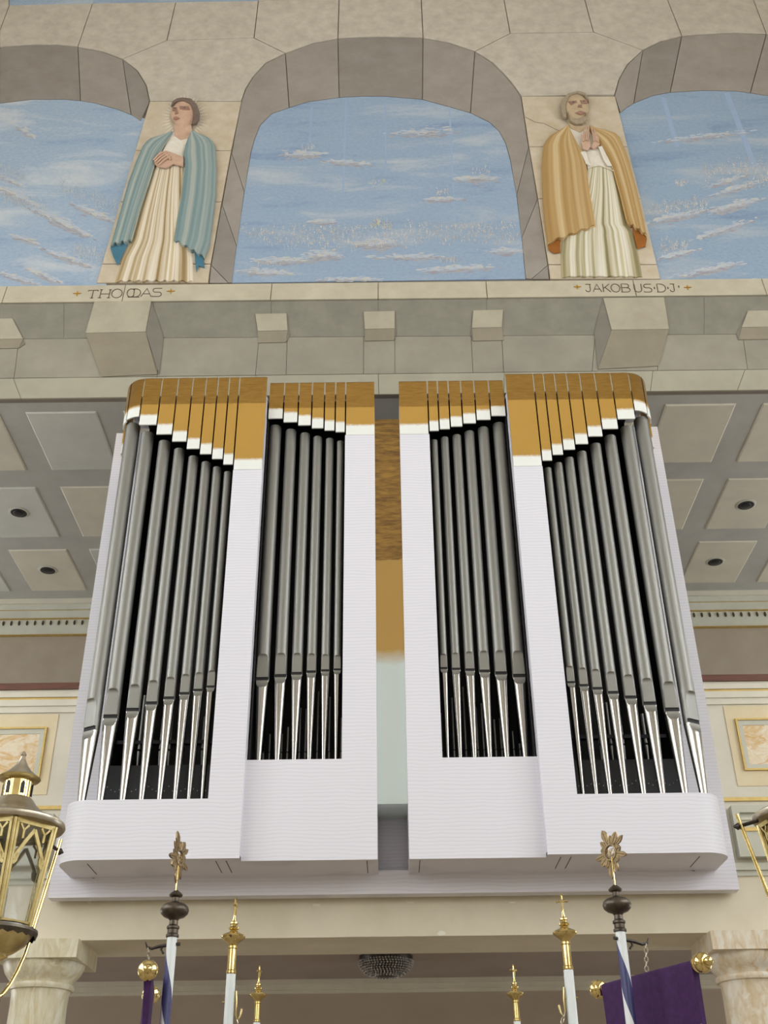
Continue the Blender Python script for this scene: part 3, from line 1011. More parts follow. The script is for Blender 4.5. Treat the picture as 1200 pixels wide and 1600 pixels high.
def ribbon(mb, pts, wd, y):
    n = len(pts)
    L = []
    for i in range(n):
        a, b = pts[max(i - 1, 0)], pts[min(i + 1, n - 1)]
        tx, tz = b[0] - a[0], b[1] - a[1]
        l = hypot(tx, tz) or 1
        nx, nz = -tz / l * wd / 2, tx / l * wd / 2
        L.append(((pts[i][0] + nx, y, pts[i][1] + nz), (pts[i][0] - nx, y, pts[i][1] - nz)))
    V = [p for q in L for p in q]
    V += [(p[0], y + .004, p[2]) for p in V]
    m = 2 * n
    Fc = []
    for i in range(n - 1):
        Fc += [(2 * i, 2 * i + 1, 2 * i + 3, 2 * i + 2), (2 * i, 2 * i + 2, m + 2 * i + 2, m + 2 * i), (2 * i + 1, m + 2 * i + 1, m + 2 * i + 3, 2 * i + 3)]
    mb.add(V, Fc)


YL = YM - .0235
def letter(ch, x0, x1, yt, yb, wd=.0065):
    a, b = at(x0, yb, YL), at(x1, yb, YL)
    top = at(x0, yt, YL)
    h = top.z - a.z
    mb = MB()
    for st in GLYPH[ch]:
        ribbon(mb, [(a.x + (b.x - a.x) * u + (0 if ch in '.' else 0), a.z + (b.z - a.z) * u + h * v) for u, v in st], wd, YL)
    mb.build('letter', P['letter'], wall)


def gold_cross(px, py, s):
    c = at(px, py, YL)
    mb = MB()
    k = s * .0049
    for dx, dz, L in ((1, 0, 1.15), (-1, 0, 1.15), (0, 1, 1), (0, -1, 1)):
        tip = (c.x + dx * k * L, c.z + dz * k * L)
        nx, nz = -dz * k * .2, dx * k * .2
        mid = (c.x + dx * k * .45, c.z + dz * k * .45)
        mb.prism([(c.x + nx * .6, c.z + nz * .6), (mid[0] + nx * .8, mid[1] + nz * .8), tip, (mid[0] - nx * .8, mid[1] - nz * .8), (c.x - nx * .6, c.z - nz * .6)], YL + .005, YL - .004)
    mb.build('gold_cross', P['goldx'], wall)


for ch, x0, x1, yt, yb in (('T', 136, 151.5, 453, 465.5), ('H', 152.5, 172.5, 452.5, 465), ('O', 173, 190, 451.5, 465), ('M', 197.5, 219, 451, 464), ('A', 219.5, 236, 450.5, 463.5), ('S', 237, 252.5, 450, 463)):
    letter(ch, x0, x1, yt, yb)
for ch, x0, x1, yt, yb in (('J', 914, 926, 444, 455.5), ('A', 927, 940.5, 443.5, 456), ('K', 942, 955, 443.5, 456), ('O', 955.5, 970, 443.5, 456), ('B', 971, 986, 443.5, 456), ('U', 991, 1005.5, 443.5, 456), ('S', 1007, 1020, 443.5, 456), ('.', 1019.5, 1028, 443.5, 456), ('D', 1027, 1042, 443.5, 456), ('.', 1041, 1049, 443.5, 456), ('J', 1046.5, 1057, 443.5, 455.5), ('.', 1058, 1066, 441, 454)):
    letter(ch, x0, x1, yt, yb)
gold_cross(120.5, 458.5, 7)
gold_cross(267, 455, 7)
gold_cross(902, 448, 6.5)
gold_cross(1074.5, 449, 6.5)


# ---- the two painted figures, in very low relief over the pillars
def resamp(pts, n):
    L = [0]
    for a, b in zip(pts, pts[1:]):
        L.append(L[-1] + hypot(b[0] - a[0], b[1] - a[1]))
    out = []
    for i in range(n):
        d = L[-1] * i / (n - 1)
        k = 0
        while k < len(L) - 2 and L[k + 1] < d:
            k += 1
        t = (d - L[k]) / ((L[k + 1] - L[k]) or 1)
        out.append((pts[k][0] + (pts[k + 1][0] - pts[k][0]) * t, pts[k][1] + (pts[k + 1][1] - pts[k][1]) * t))
    return out


def figure(off, sc, label, y0=YM - .017):
    root = empty('painted_figure', tuple(at(off[0] + 400 / sc, off[1] + 1430 / sc, YM)), label, 'painted figure')

    def W(p):
        q = at(off[0] + p[0] / sc, off[1] + p[1] / sc, YM)
        return (q.x, q.z)

    def loft(name, left, right, pig, depth, ripple=0.0, fr=5, n=26, m=36, parent=None, bottom=None, base=0.0):
        """cloth between two outlines running from top to bottom"""
        Lp, Rp = resamp(left, n), resamp(right, n)
        V, U, Fc = [], [], []
        for i in range(n):
            for j in range(m):
                u = j / (m - 1)
                p = (Lp[i][0] + (Rp[i][0] - Lp[i][0]) * u, Lp[i][1] + (Rp[i][1] - Lp[i][1]) * u)
                if bottom and i > n * .6:
                    p = (p[0], p[1] + bottom * sin(u * fr * 2 * pi) * ((i / (n - 1) - .6) / .4) ** 2)
                x, z = W(p)
                e = min(1, 6 * min(u, 1 - u))
                y = y0 - base - depth * (e ** .5 if e > 0 else 0) - ripple * sin(u * fr * 2 * pi + i * .03) * e * (i / n)
                V.append((x, y, z)); U.append((u, i / n))
        for i in range(n - 1):
            for j in range(m - 1):
                Fc.append((i * m + j, (i + 1) * m + j, (i + 1) * m + j + 1, i * m + j + 1))
        bi = len(V)
        ring = [j for j in range(m)] + [i * m + m - 1 for i in range(1, n)] + [(n - 1) * m + j for j in range(m - 2, -1, -1)] + [i * m for i in range(n - 2, 0, -1)]
        for k in ring:
            V.append((V[k][0], y0 + .002, V[k][2])); U.append(U[k])
        for k in range(len(ring)):
            k2 = (k + 1) % len(ring)
            Fc.append((ring[k], ring[k2], bi + k2, bi + k))
        return MB().add(V, Fc, U).build(name, P[pig], parent or root, 50)

    def patch(name, pts, pig, yf, th=.006, parent=None):
        return MB().prism([W(p) for p in pts], yf + th, yf, .0015).build(name, P[pig], parent or root, 40)

    def line(name, pts, pig, yf, r=.0035, parent=None):
        return MB().tube([(W(p)[0], yf, W(p)[1]) for p in pts], r, 5).build(name, P[pig], parent or root, 60)

    def blob(name, c, rx, ry, pig, depth, yf, parent=None, lobes=None):
        """rounded low relief"""
        mb = MB()
        n, m = 24, 7
        V, Fc = [], []
        for i in range(m):
            s = i / (m - 1)
            for k in range(n):
                a = 2 * pi * k / n
                q = 1 - s
                sq = 1.0
                if lobes:
                    sq = lobes(a)
                x, z = W((c[0] + rx * q * cos(a) * sq, c[1] + ry * q * sin(a) * sq))
                V.append((x, yf - depth * sqrt(max(0, 1 - q * q)), z))
        for i in range(m - 1):
            for k in range(n):
                Fc.append((i * n + k, (i + 1) * n + k, (i + 1) * n + (k + 1) % n, i * n + (k + 1) % n))
        return mb.add(V, Fc).build(name, P[pig], parent or root, 80)
    return root, loft, patch, line, blob


def jaw(a):                                         # head outline: narrower chin (image y runs down)
    return 1.0 - .16 * max(0, sin(a)) * abs(cos(a)) * 1.6


# left figure
root, loft, patch, line, blob = figure((150, 140), 4.704, 'painted man in a blue-green cape over a pleated robe, hands clasped, on the left pillar')
hb = MB()
for q in range(40):
    a = 2 * pi * q / 40
    r0, r1 = random.uniform(105, 118), random.uniform(150, 190)
    c = (650, 210)
    p = [at(150 + (c[0] + rr * cos(a + da)) / 4.704, 140 + (c[1] + rr * sin(a + da) * 1.05) / 4.704, YM - .0165) for rr, da in ((r0, -.05), (r0, .05), (r1, 0))]
    hb.add([(v.x, YM - .0168, v.z) for v in p], [(0, 1, 2)])
hb.build('halo_rays', P['halo'], root, kind='stuff')
loft('robe', [(450, 540), (420, 640), (380, 760), (330, 920), (270, 1130), (200, 1250), (140, 1425)], [(645, 560), (655, 760), (675, 950), (700, 1130), (715, 1260), (718, 1425)], 'robe1', .022, .005, 9, m=60, bottom=8)
patch('tunic', [(560, 345), (580, 330), (700, 350), (690, 400), (655, 480), (640, 530), (470, 530), (520, 420)], 'white', YM - .036)
line('hem', [(545, 380), (500, 450), (462, 520)], 'hem', YM - .05)
line('hem', [(655, 430), (640, 500), (648, 560)], 'hem', YM - .05)
patch('cape_lining', [(110, 1180), (200, 1125), (240, 1150), (200, 1235), (165, 1312), (130, 1240)], 'teal', YM - .034)
patch('cape_lining', [(725, 1185), (790, 1240), (802, 1330), (760, 1312), (740, 1362)], 'teal', YM - .034)
loft('cape', [(565, 342), (470, 368), (395, 388), (350, 440), (305, 540), (245, 700), (190, 900), (140, 1080), (112, 1175)], [(568, 345), (515, 420), (462, 510), (440, 570), (400, 690), (330, 900), (290, 1040), (265, 1140)], 'cape1', .026, .005, 3, bottom=10, base=.024)
loft('cape', [(708, 338), (670, 405), (645, 500), (655, 600), (632, 800), (598, 1000), (577, 1130)], [(712, 338), (775, 356), (842, 382), (880, 430), (890, 600), (885, 800), (860, 1000), (838, 1170), (800, 1260)], 'cape1', .026, .006, 4, bottom=10, base=.024)
line('hem', [(440, 565), (400, 690), (330, 900), (267, 1138), (235, 1132), (200, 1130), (150, 1152), (112, 1178)], 'hem', YM - .044, .005)
line('hem', [(655, 600), (632, 800), (598, 1000), (577, 1130), (620, 1142), (680, 1146), (732, 1182), (790, 1212), (800, 1265)], 'hem', YM - .044, .005)
patch('neck', [(578, 280), (705, 280), (712, 345), (685, 378), (625, 392), (582, 362)], 'skin', YM - .04)
hd = blob('head', (648, 208), 94, 112, 'skin', .045, YM - .034, lobes=jaw)
patch('hair', [(560, 160), (572, 125), (605, 106), (645, 100), (705, 108), (748, 150), (768, 205), (764, 250), (745, 288), (718, 294), (728, 240), (724, 196), (702, 146), (645, 122), (594, 130)], 'hair', YM - .074, .03)
for pts, pg, yo in (([(566, 172), (604, 176), (602, 196), (570, 194)], 'skind', .076), ([(622, 168), (690, 170), (698, 192), (660, 198), (626, 190)], 'skind', .082),
                    ([(588, 196), (604, 190), (614, 222), (590, 224)], 'skind', .083), ([(576, 250), (600, 244), (624, 256), (600, 264), (578, 260)], 'lip', .08)):
    patch('face_feature', pts, pg, YM - yo, .012, hd)
for (x, y) in ((588, 183), (660, 181)):
    blob('eye', (x, y), 9, 5, 'hair', .004, YM - .0825, hd)
for k, (x0, y0, x1, y1, r) in enumerate(((432, 560, 498, 508, .013), (440, 574, 520, 514, .013), (452, 588, 540, 520, .013), (466, 600, 556, 532, .013), (500, 500, 560, 560, .012))):
    p0, p1 = [at(150 + x / 4.704, 140 + y / 4.704, YM) for x, y in ((x0, y0), (x1, y1))]
    MB().tube([(p0.x, YM - .070, p0.z), ((p0.x + p1.x) / 2, YM - .080, (p0.z + p1.z) / 2 + .004), (p1.x, YM - .072, p1.z)], [r * .7, r, r], 8).build('finger', P['skin'], root, 60)
patch('hand', [(470, 500), (520, 486), (560, 498), (650, 536), (648, 600), (575, 582), (530, 612), (470, 606), (436, 580)], 'skin', YM - .068, .016)

# right figure
root, loft, patch, line, blob = figure((820, 130), 4.704, 'painted grey-haired man in an ochre cape, palms pressed together, on the right pillar')
loft('robe', [(455, 630), (410, 800), (340, 980), (275, 1130), (260, 1280), (265, 1440)], [(650, 640), (700, 850), (748, 1060), (790, 1100), (830, 1250), (862, 1440)], 'robe2', .022, .005, 8, m=60, bottom=4)
patch('tunic', [(318, 350), (440, 345), (475, 380), (560, 500), (600, 590), (650, 645), (460, 655), (440, 560), (385, 480)], 'white', YM - .036)
line('girdle', [(458, 652), (540, 632), (652, 672)], 'robe2', YM - .046, .006)
patch('cape_lining', [(165, 1215), (200, 1175), (258, 1140), (258, 1262), (215, 1270), (175, 1242)], 'rust', YM - .034)
patch('cape_lining', [(785, 1070), (850, 1108), (892, 1160), (880, 1220), (822, 1236), (800, 1150)], 'rust', YM - .034)
loft('cape', [(312, 342), (250, 375), (170, 420), (128, 490), (122, 650), (130, 900), (148, 1080), (166, 1205)], [(316, 345), (352, 412), (392, 485), (412, 525), (440, 610), (465, 800), (490, 950), (512, 1075)], 'cape2', .026, .006, 4, bottom=10, base=.024)
loft('cape', [(468, 348), (500, 420), (552, 492), (602, 565), (642, 650), (690, 820), (735, 1000), (756, 1060)], [(474, 345), (525, 362), (605, 372), (682, 402), (722, 482), (764, 610), (812, 780), (862, 1000), (890, 1148)], 'cape2', .026, .005, 3, bottom=8, base=.024)
line('hem', [(392, 485), (412, 525), (440, 610), (465, 800), (490, 950), (512, 1075), (430, 1100), (370, 1106), (310, 1136), (262, 1130), (190, 1172), (166, 1208)], 'hem2', YM - .044, .005)
line('hem', [(602, 565), (642, 650), (690, 820), (740, 1020), (756, 1060), (802, 1066), (850, 1108), (890, 1150)], 'hem2', YM - .044, .005)
patch('cuff', [(405, 540), (440, 530), (478, 640), (445, 625), (425, 580)], 'white', YM - .056)
patch('cuff', [(535, 500), (560, 492), (635, 640), (600, 640), (575, 600)], 'white', YM - .056)
patch('neck', [(305, 290), (440, 305), (455, 350), (400, 385), (335, 355)], 'skin2', YM - .04)
hd = blob('head', (372, 215), 96, 118, 'skin2', .045, YM - .034, lobes=jaw)
patch('hair', [(262, 240), (256, 200), (270, 160), (310, 116), (385, 97), (440, 112), (466, 160), (464, 176), (436, 128), (380, 112), (322, 132), (292, 200), (300, 292), (275, 285)], 'hair2', YM - .07, .03)
patch('beard', [(308, 250), (330, 295), (372, 302), (440, 286), (458, 250), (450, 306), (420, 336), (372, 340), (328, 318)], 'hair2', YM - .073, .02, hd)
for pts, pg, yo in (([(314, 178), (372, 172), (380, 196), (330, 206)], 'skind', .078), ([(398, 172), (450, 168), (456, 190), (408, 196)], 'skind', .08),
                    ([(384, 206), (412, 204), (412, 226), (378, 226)], 'skind', .083), ([(360, 264), (400, 248), (440, 262), (402, 274)], 'skind', .08), ([(372, 270), (400, 264), (430, 268), (402, 278)], 'lip', .084)):
    patch('face_feature', pts, pg, YM - yo, .012, hd)
for (x, y) in ((350, 187), (426, 181)):
    blob('eye', (x, y), 9, 5, 'hair', .004, YM - .0825, hd)
for k, (x0, y0, x1, y1) in enumerate(((424, 470, 412, 420), (430, 462, 428, 380), (442, 462, 446, 362), (454, 466, 462, 364), (505, 470, 482, 368), (515, 465, 498, 374), (524, 470, 512, 392), (535, 478, 525, 425))):
    p0, p1 = [at(820 + x / 4.704, 130 + y / 4.704, YM) for x, y in ((x0, y0), (x1, y1))]
    MB().tube([(p0.x, YM - .070, p0.z), ((p0.x + p1.x) / 2, YM - .076, (p0.z + p1.z) / 2), (p1.x, YM - .070, p1.z)], [.0095, .0095, .006], 8).build('finger', P['skin'], root, 60)
patch('hand', [(410, 470), (430, 455), (470, 460), (478, 500), (455, 530), (420, 520)], 'skin', YM - .066, .016)
patch('hand', [(500, 460), (530, 465), (545, 485), (500, 520), (482, 505)], 'skin', YM - .066, .016)

# ------------------------------------------------------------------ the organ
ORG = empty('organ', (0, 7.2, 1.0), 'modern white pipe organ with gold-topped case and tin front pipes', 'organ')


def sx_box(mb, s, a, b, y0, y1, z0, z1):
    xs = sorted((s * a, s * b))
    return mb.box(xs[0], xs[1], y0, y1, z0, z1)


YO, YI = 6.93, 7.00                                 # front planes of the outer and inner sections
RC, CXc, CYc = .17, 1.955, 7.10                     # rounded outer corner


def front_path(s, x0, upto=90.0, ytail=None, step=7.5, a0=None):
    """path along the front of an outer section, from x0 outwards and round the corner"""
    pts = []
    if a0 is None:
        pts.append((x0, YO, 0, -1))
        a = 0.0
    else:
        a = a0
    while a < upto - 1e-6:
        pts.append((CXc + RC * sin(radians(a)), CYc - RC * cos(radians(a)), sin(radians(a)), -cos(radians(a))))
        a += step
    a = upto
    pts.append((CXc + RC * sin(radians(a)), CYc - RC * cos(radians(a)), sin(radians(a)), -cos(radians(a))))
    if ytail:
        pts.append((CXc + RC, ytail, 1, 0))
    pts = [(s * x, y, s * nx, ny) for x, y, nx, ny in pts]
    return pts if s > 0 else pts[::-1]


def rect_sec(z0, z1, t):
    return [(0, z0), (0, z1), (t, z1), (t, z0)]


def cap_sec(z0, z1, t=.012):
    return [(0, z0), (0, z1 - .03), (.003, z1 - .017), (.010, z1 - .007), (.02, z1 - .001), (.03, z1), (.03, z1 - .008), (t + .004, z1 - .03), (t, z0)]


# back panel behind the whole front
bp = MB()
bp.box(-2.255, 2.255, 7.37, 7.47, 3.30, 3.45)
for s in (-1, 1):
    sx_box(bp, s, 1.985, 2.255, 7.37, 7.47, 3.45, 7.05)
bp.build('back_panel', M['white'], ORG)
# base cavity between the two halves and the centre panel
MB().box(-.1, .1, 7.47, 7.49, 3.45, 3.86).build('back_panel', M['white'], ORG)
MB().box(-.1, .1, 7.12, 7.46, 3.815, 6.972).build('centre_panel', M['centre'], ORG)

for s in (-1, 1):
    # white case of the outer section
    MB().band(front_path(s, .963, 90, 7.37), rect_sec(3.425, 3.805, .028)).build('apron', M['white'], ORG, 30)
    sx_box(MB(), s, .963, 1.186, YO, YO + .03, 3.805, 6.363).build('stile', M['white'], ORG)
    sx_box(MB(), s, .9632, .9705, YO + .03, 7.37, 3.45, 7.094).build('side_board', M['white'], ORG)
    # bottom board, following the rounded corner
    path = front_path(s, .963, 90, 7.37)
    xy = [(p[0], p[1]) for p in path]
    xy += [(s * .963, 7.37)] if s > 0 else []
    if s < 0:
        xy = [(s * .963, 7.37)] + xy
    n = len(xy)
    V = [(x, y, 3.4252) for x, y in xy] + [(x, y, 3.45) for x, y in xy]
    MB().add(V, [tuple(range(n)), tuple(range(2 * n - 1, n - 1, -1))]).build('bottom_board', M['white'], ORG)
    for x, ya, yb in ((1.93, 7.02, 7.28), (1.115, 6.99, 7.28), (1.05, 6.99, 7.28), (.165, 7.03, 7.33)):
        sx_box(MB(), s, x, x + .005, ya, yb, 3.4236, 3.4254).build('board_seam', M['seam'], ORG)
    # inner section
    sx_box(MB(), s, .10, .9628, YI, YI + .03, 3.425, 4.083).build('apron', M['white'], ORG)
    sx_box(MB(), s, .10, .333, YI, YI + .03, 4.083, 6.731).build('stile', M['white'], ORG)
    sx_box(MB(), s, .1002, .116, YI + .03, 7.37, 3.451, 7.094).build('side_board', M['white'], ORG)
    sx_box(MB(), s, .10, .9628, YI + .03, 7.37, 3.4252, 3.45).build('bottom_board', M['white'], ORG)
    # top board, its white front edge shows in the slits between the gold staves
    xy = [(s * x, y) for x, y in ((.12, YI + .035), (.955, YI + .035), (.972, YO + .035), (1.95, YO + .035))]
    for a in range(0, 91, 15):
        xy.append((s * (CXc + (RC - .035) * sin(radians(a))), CYc - (RC - .035) * cos(radians(a))))
    xy += [(s * (CXc + RC - .035), 7.37), (s * .12, 7.37)]
    n = len(xy)
    V = [(x, y, 7.095) for x, y in xy] + [(x, y, 7.115) for x, y in xy]
    MB().add(V, [tuple(range(n)), tuple(range(2 * n - 1, n - 1, -1))] + [(k, (k + 1) % n, n + (k + 1) % n, n + k) for k in range(n)]).build('top_board', M['white'], ORG)
    # dark inside
    ib = MB()
    sx_box(ib, s, .972, 1.985, 7.86, 7.90, 3.42, 7.09)
    sx_box(ib, s, 1.965, 1.984, 7.37, 7.90, 3.42, 7.09)
    sx_box(ib, s, .972, 2.0, 7.06, 7.12, 6.95, 7.09)
    sx_box(ib, s, .972, 1.985, 7.06, 7.90, 7.085, 7.094)
    sx_box(ib, s, .971, .976, 6.97, 7.86, 3.46, 7.085)
    sx_box(ib, s, 1.186, 1.98, 6.985, 7.86, 3.5, 3.60)
    sx_box(ib, s, .976, 1.18, 6.965, 6.985, 3.46, 7.08)
    sx_box(ib, s, .118, .954, 7.86, 7.90, 3.46, 7.09)
    sx_box(ib, s, .118, .122, 7.03, 7.86, 3.46, 7.085)
    sx_box(ib, s, .948, .953, 7.03, 7.86, 3.46, 7.085)
    sx_box(ib, s, .122, .33, 7.033, 7.05, 3.46, 7.08)
    sx_box(ib, s, .122, .948, 7.035, 7.86, 7.085, 7.094)
    sx_box(ib, s, .122, .948, 7.04, 7.86, 3.5, 3.6)
    ib.build('inner_lining', M['black'], ORG)
    # gold staves
    ob = [.966, 1.189, 1.272, 1.362, 1.459, 1.566, 1.686, 1.816, 1.963]
    oz = [6.363, 6.414, 6.467, 6.514, 6.566, 6.638, 6.709, 6.803]
    for k in range(8):
        x0, x1 = ob[k] + (.004 if k else 0), ob[k + 1] - .007
        if k == 7:
            x1 = 1.955
        path = [(s * x0, YO - .004, 0, -1), (s * x1, YO - .004, 0, -1)]
        MB().band(path if s > 0 else path[::-1], cap_sec(oz[k], 7.284)).build('gold_stave', M['cap'], ORG, 40)
    for a0, a1, zb in ((4, 43, 6.89), (48, 88, 6.875)):
        MB().band(front_path(s, 0, a1, None, 6.5, a0), cap_sec(zb, 7.284)).build('gold_stave', M['cap'], ORG, 40)
    path = [(s * (CXc + RC), 7.115, s, 0), (s * (CXc + RC), 7.30, s, 0)]
    MB().band(path if s > 0 else path[::-1], cap_sec(6.66, 7.284)).build('gold_stave', M['cap'], ORG, 40)
    ibd = [.10, .333, .415, .503, .604, .713, .831, .954]
    iz = [6.731, 6.762, 6.778, 6.802, 6.832, 6.865, 6.903]
    for k in range(7):
        path = [(s * (ibd[k] + (.004 if k else 0)), YI - .004, 0, -1), (s * (ibd[k + 1] - .007), YI - .004, 0, -1)]
        MB().band(path if s > 0 else path[::-1], cap_sec(iz[k], 7.277)).build('gold_stave', M['cap'], ORG, 40)


# pipes
def flat_ring(R, cut, z, n=44):
    """circle whose front (-Y) is pressed flat by 'cut'"""
    out = []
    lim = -(R - cut)
    for k in range(n):
        a = 2 * pi * k / n
        x, y = R * sin(a), -R * cos(a)
        out.append((x, max(y, lim), z))
    return out


def rings_mesh(rings):
    n = len(rings[0])
    V = [p for r in rings for p in r]
    Fc = []
    for i in range(len(rings) - 1):
        for k in range(n):
            Fc.append((i * n + k, i * n + (k + 1) % n, (i + 1) * n + (k + 1) % n, (i + 1) * n + k))
    Fc.append(tuple(range(n - 1, -1, -1)))
    Fc.append(tuple(range((len(rings) - 1) * n, len(rings) * n)))
    return MB().add(V, Fc)


def pipe(x, y, R, zm, zt, zf, rot=0.0):
    def place(mb):
        c, s_ = cos(rot), sin(rot)
        mb.v = [(x + p[0] * c - p[1] * s_, y + p[0] * s_ + p[1] * c, p[2]) for p in mb.v]
        return mb
    cm = .46 * R                                     # depth of the pressed-in lips
    slit = .48 * R
    LH = 3.5 * R
    deep = .68 * R
    rings = [flat_ring(R, deep, zm), flat_ring(R, deep, zm + slit)]
    for t in (0, .25, .5, .7, .8):
        rings.append(flat_ring(R, cm * (1 - .12 * t), zm + slit + LH * t + (.001 if t == 0 else 0)))
    for q in range(1, 9):
        g = q / 8
        rings.append(flat_ring(R, cm * .88 * sqrt(max(0, 1 - g * g)), zm + slit + LH * (.8 + .2 * g)))
    rings.append(flat_ring(R, 0, zt))
    b = place(rings_mesh(rings)).build('pipe', M['tin'], ORG, 35)
    rings, flats = [], []
    H = zm - zf
    for q in range(11):                              # lower lip, a half disc pressed into the foot
        g = q / 10
        z = zm - 1.25 * R * g
        rr = R * (1 - .76 * (zm - z) / H)
        ct = 1.2 * cm * (1 - g * g)
        rings.append(flat_ring(rr, ct, z))
        flats.append([abs(p[1] + rr - ct) < 1e-7 and ct > 1e-5 for p in rings[-1]])
    rings.append(flat_ring(R * .24, 0, zf))
    flats.append([False] * 44)
    fm = rings_mesh(rings)
    fl = [v for f_ in flats for v in f_]
    fm.f = [tuple(reversed(f_)) for f_ in fm.f]
    fm.uv = [None] * len(fm.f)
    fm.mi = [1 if len(f_) == 4 and sum(fl[i] for i in f_) >= 3 else 0 for f_ in fm.f]
    place(fm).build('foot', [M['tin_foot'], M['tin']], b, 35)
    hw_ = R * sqrt(1 - (1 - .68) ** 2) - .0006
    place(MB().box(-hw_, hw_, -(R - deep) - .0012, -(R - deep) + .002, zm + .0006, zm + slit + .0006)).build('mouth', M['black'], b)
    return b


PO = [(2.035, .056, 4.325, 6.885), (1.908, .052, 4.406, 6.79), (1.763, .047, 4.455, 6.705), (1.640, .0425, 4.503, 6.63), (1.523, .0395, 4.54, 6.557), (1.420, .0365, 4.573, 6.503), (1.330, .0335, 4.598, 6.455), (1.243, .031, 4.623, 6.41)]
PI_ = [(.898, .048, 4.696, 6.886), (.772, .044, 4.719, 6.846), (.658, .0395, 4.737, 6.812), (.556, .0355, 4.75, 6.779), (.459, .0315, 4.76, 6.76), (.374, .028, 4.768, 6.735)]
for s in (-1, 1):
    for k, (x, R, zm, zt) in enumerate(PO):
        pipe(s * x, 7.045 if k else 7.06, R, zm - .01, zt, 3.62, s * radians(30) if k == 0 else 0)
    for x, R, zm, zt in PI_:
        pipe(s * x, 7.105, R, zm - .01, zt, 3.90)
    # windchest and the small ranks in the dark
    sx_box(MB(), s, 1.16, 1.96, 7.30, 7.62, 3.6, 4.16).build('windchest', M['chest'], ORG)
    sc_ = MB()
    for i in range(26):
        xx = s * (1.24 + i * .028)
        zz_ = 3.99 + (.02 if i % 5 == 0 else -.012 * (i % 2))
        sc_.lathe([(.0035, 0), (.0035, .004)], 6, (xx, 7.30, zz_), axis=(0, -1, 0))
    sc_.build('screws', M['screw'], ORG, kind='stuff')
    for i in range(9):
        xx = 1.25 + i * .078 + random.uniform(-.012, .012)
        rr = random.uniform(.009, .014)
        MB().lathe([(rr * .3, 4.16), (rr, 4.30), (rr, 4.31)], 10, (s * xx, 7.44, 0)).lathe([(rr, 4.325), (rr, random.uniform(4.5, 4.75))], 10, (s * xx, 7.44, 0)).build('small_pipe', M['tin'], ORG, 40)
    sx_box(MB(), s, 1.17, 1.95, 7.42, 7.47, 4.36, 4.385).build('rack_board', M['chest'], ORG)
    sx_box(MB(), s, .13, .94, 7.40, 7.44, 4.20, 4.235).build('rack_board', M['chest'], ORG)
    for i in range(15):
        xx = .31 + i * .042
        rr = .0065 + .0006 * (i % 4)
        zt = 4.72 - .045 * abs(i - 5) + random.uniform(-.05, .05)
        MB().lathe([(rr * .5, 3.62), (rr, 4.24), (rr, 4.262)], 10, (s * xx, 7.37, 0)).lathe([(rr, 4.27), (rr, zt)], 10, (s * xx, 7.37, 0)).build('small_pipe', M['tin'], ORG, 40)

# ------------------------------------------------------------------ recessed downlights in the gallery ceiling
ctr = [(-3.678, 9.32), (-3.703, 10.508), (3.653, 9.343), (3.632, 10.504)]
names = ['recessed black downlight in a gallery ceiling panel left of the organ, nearer the nave', 'recessed black downlight in a gallery ceiling panel left of the organ, nearer the frieze',
         'recessed black downlight in a gallery ceiling panel right of the organ, nearer the nave', 'recessed black downlight in a gallery ceiling panel right of the organ, nearer the frieze']
proto = empty('recessed_downlight', (0, 0, 0), names[0], 'ceiling light', 'downlights in the gallery ceiling')
z = 0
MB().lathe([(.088, -.006), (.10, -.003), (.104, .0), (.078, .002), (.076, -.004), (.088, -.006)], 32).build('trim_ring', M['greenwhite'], proto, 40)
MB().lathe([(.078, -.008), (.080, .004)], 32).lathe([(.055, -.012), (.08, -.008)], 32).build('baffle', M['chest'], proto, 40)
MB().lathe([(.03, -.020), (.05, -.016), (.055, -.011)], 24).build('lamp_glass', M['chest'], proto, 40)
for i, (x, y) in enumerate(ctr):
    o = proto if i == 0 else copy_tree(proto)
    o.location = (x - .033, y, ZG - .014)
    o['label'] = names[i]

# ------------------------------------------------------------------ crystal ceiling light under the gallery
ch = empty('crystal_ceiling_light', (-.064, 10.02, 3.39), 'round crystal-bead ceiling light under the gallery, beneath the organ', 'ceiling light')
MB().lathe([(.225, 3.33), (.23, 3.345), (.23, 3.39)], 40, (-.064, 10.02, 0)).build('rim', M['iron'], ch, 40)
MB().lathe([(.0, 3.225), (.06, 3.228), (.13, 3.25), (.185, 3.295), (.205, 3.33)], 32, (-.064, 10.02, 0)).build('bowl', M['iron'], ch, 50)
bd = MB()
for i in range(9):
    a = i / 8 * radians(68)
    rr, zz_ = .232 * cos(a) ** .8 + .0, 3.345 - .125 * sin(a)
    n = max(8, int(2 * pi * rr / .026))
    for k in range(n):
        g = 2 * pi * (k + .5 * (i % 2)) / n
        c = (-.064 + rr * cos(g), 10.02 + rr * sin(g), zz_)
        q = .0105
        bd.add([(c[0], c[1], c[2] - q), (c[0] + q, c[1], c[2]), (c[0], c[1] + q, c[2]), (c[0] - q, c[1], c[2]), (c[0], c[1] - q, c[2]), (c[0], c[1], c[2] + q)],
               [(0, 2, 1), (0, 3, 2), (0, 4, 3), (0, 1, 4), (5, 1, 2), (5, 2, 3), (5, 3, 4), (5, 4, 1)])
bd.build('crystal_beads', M['bead'], ch, kind='stuff')

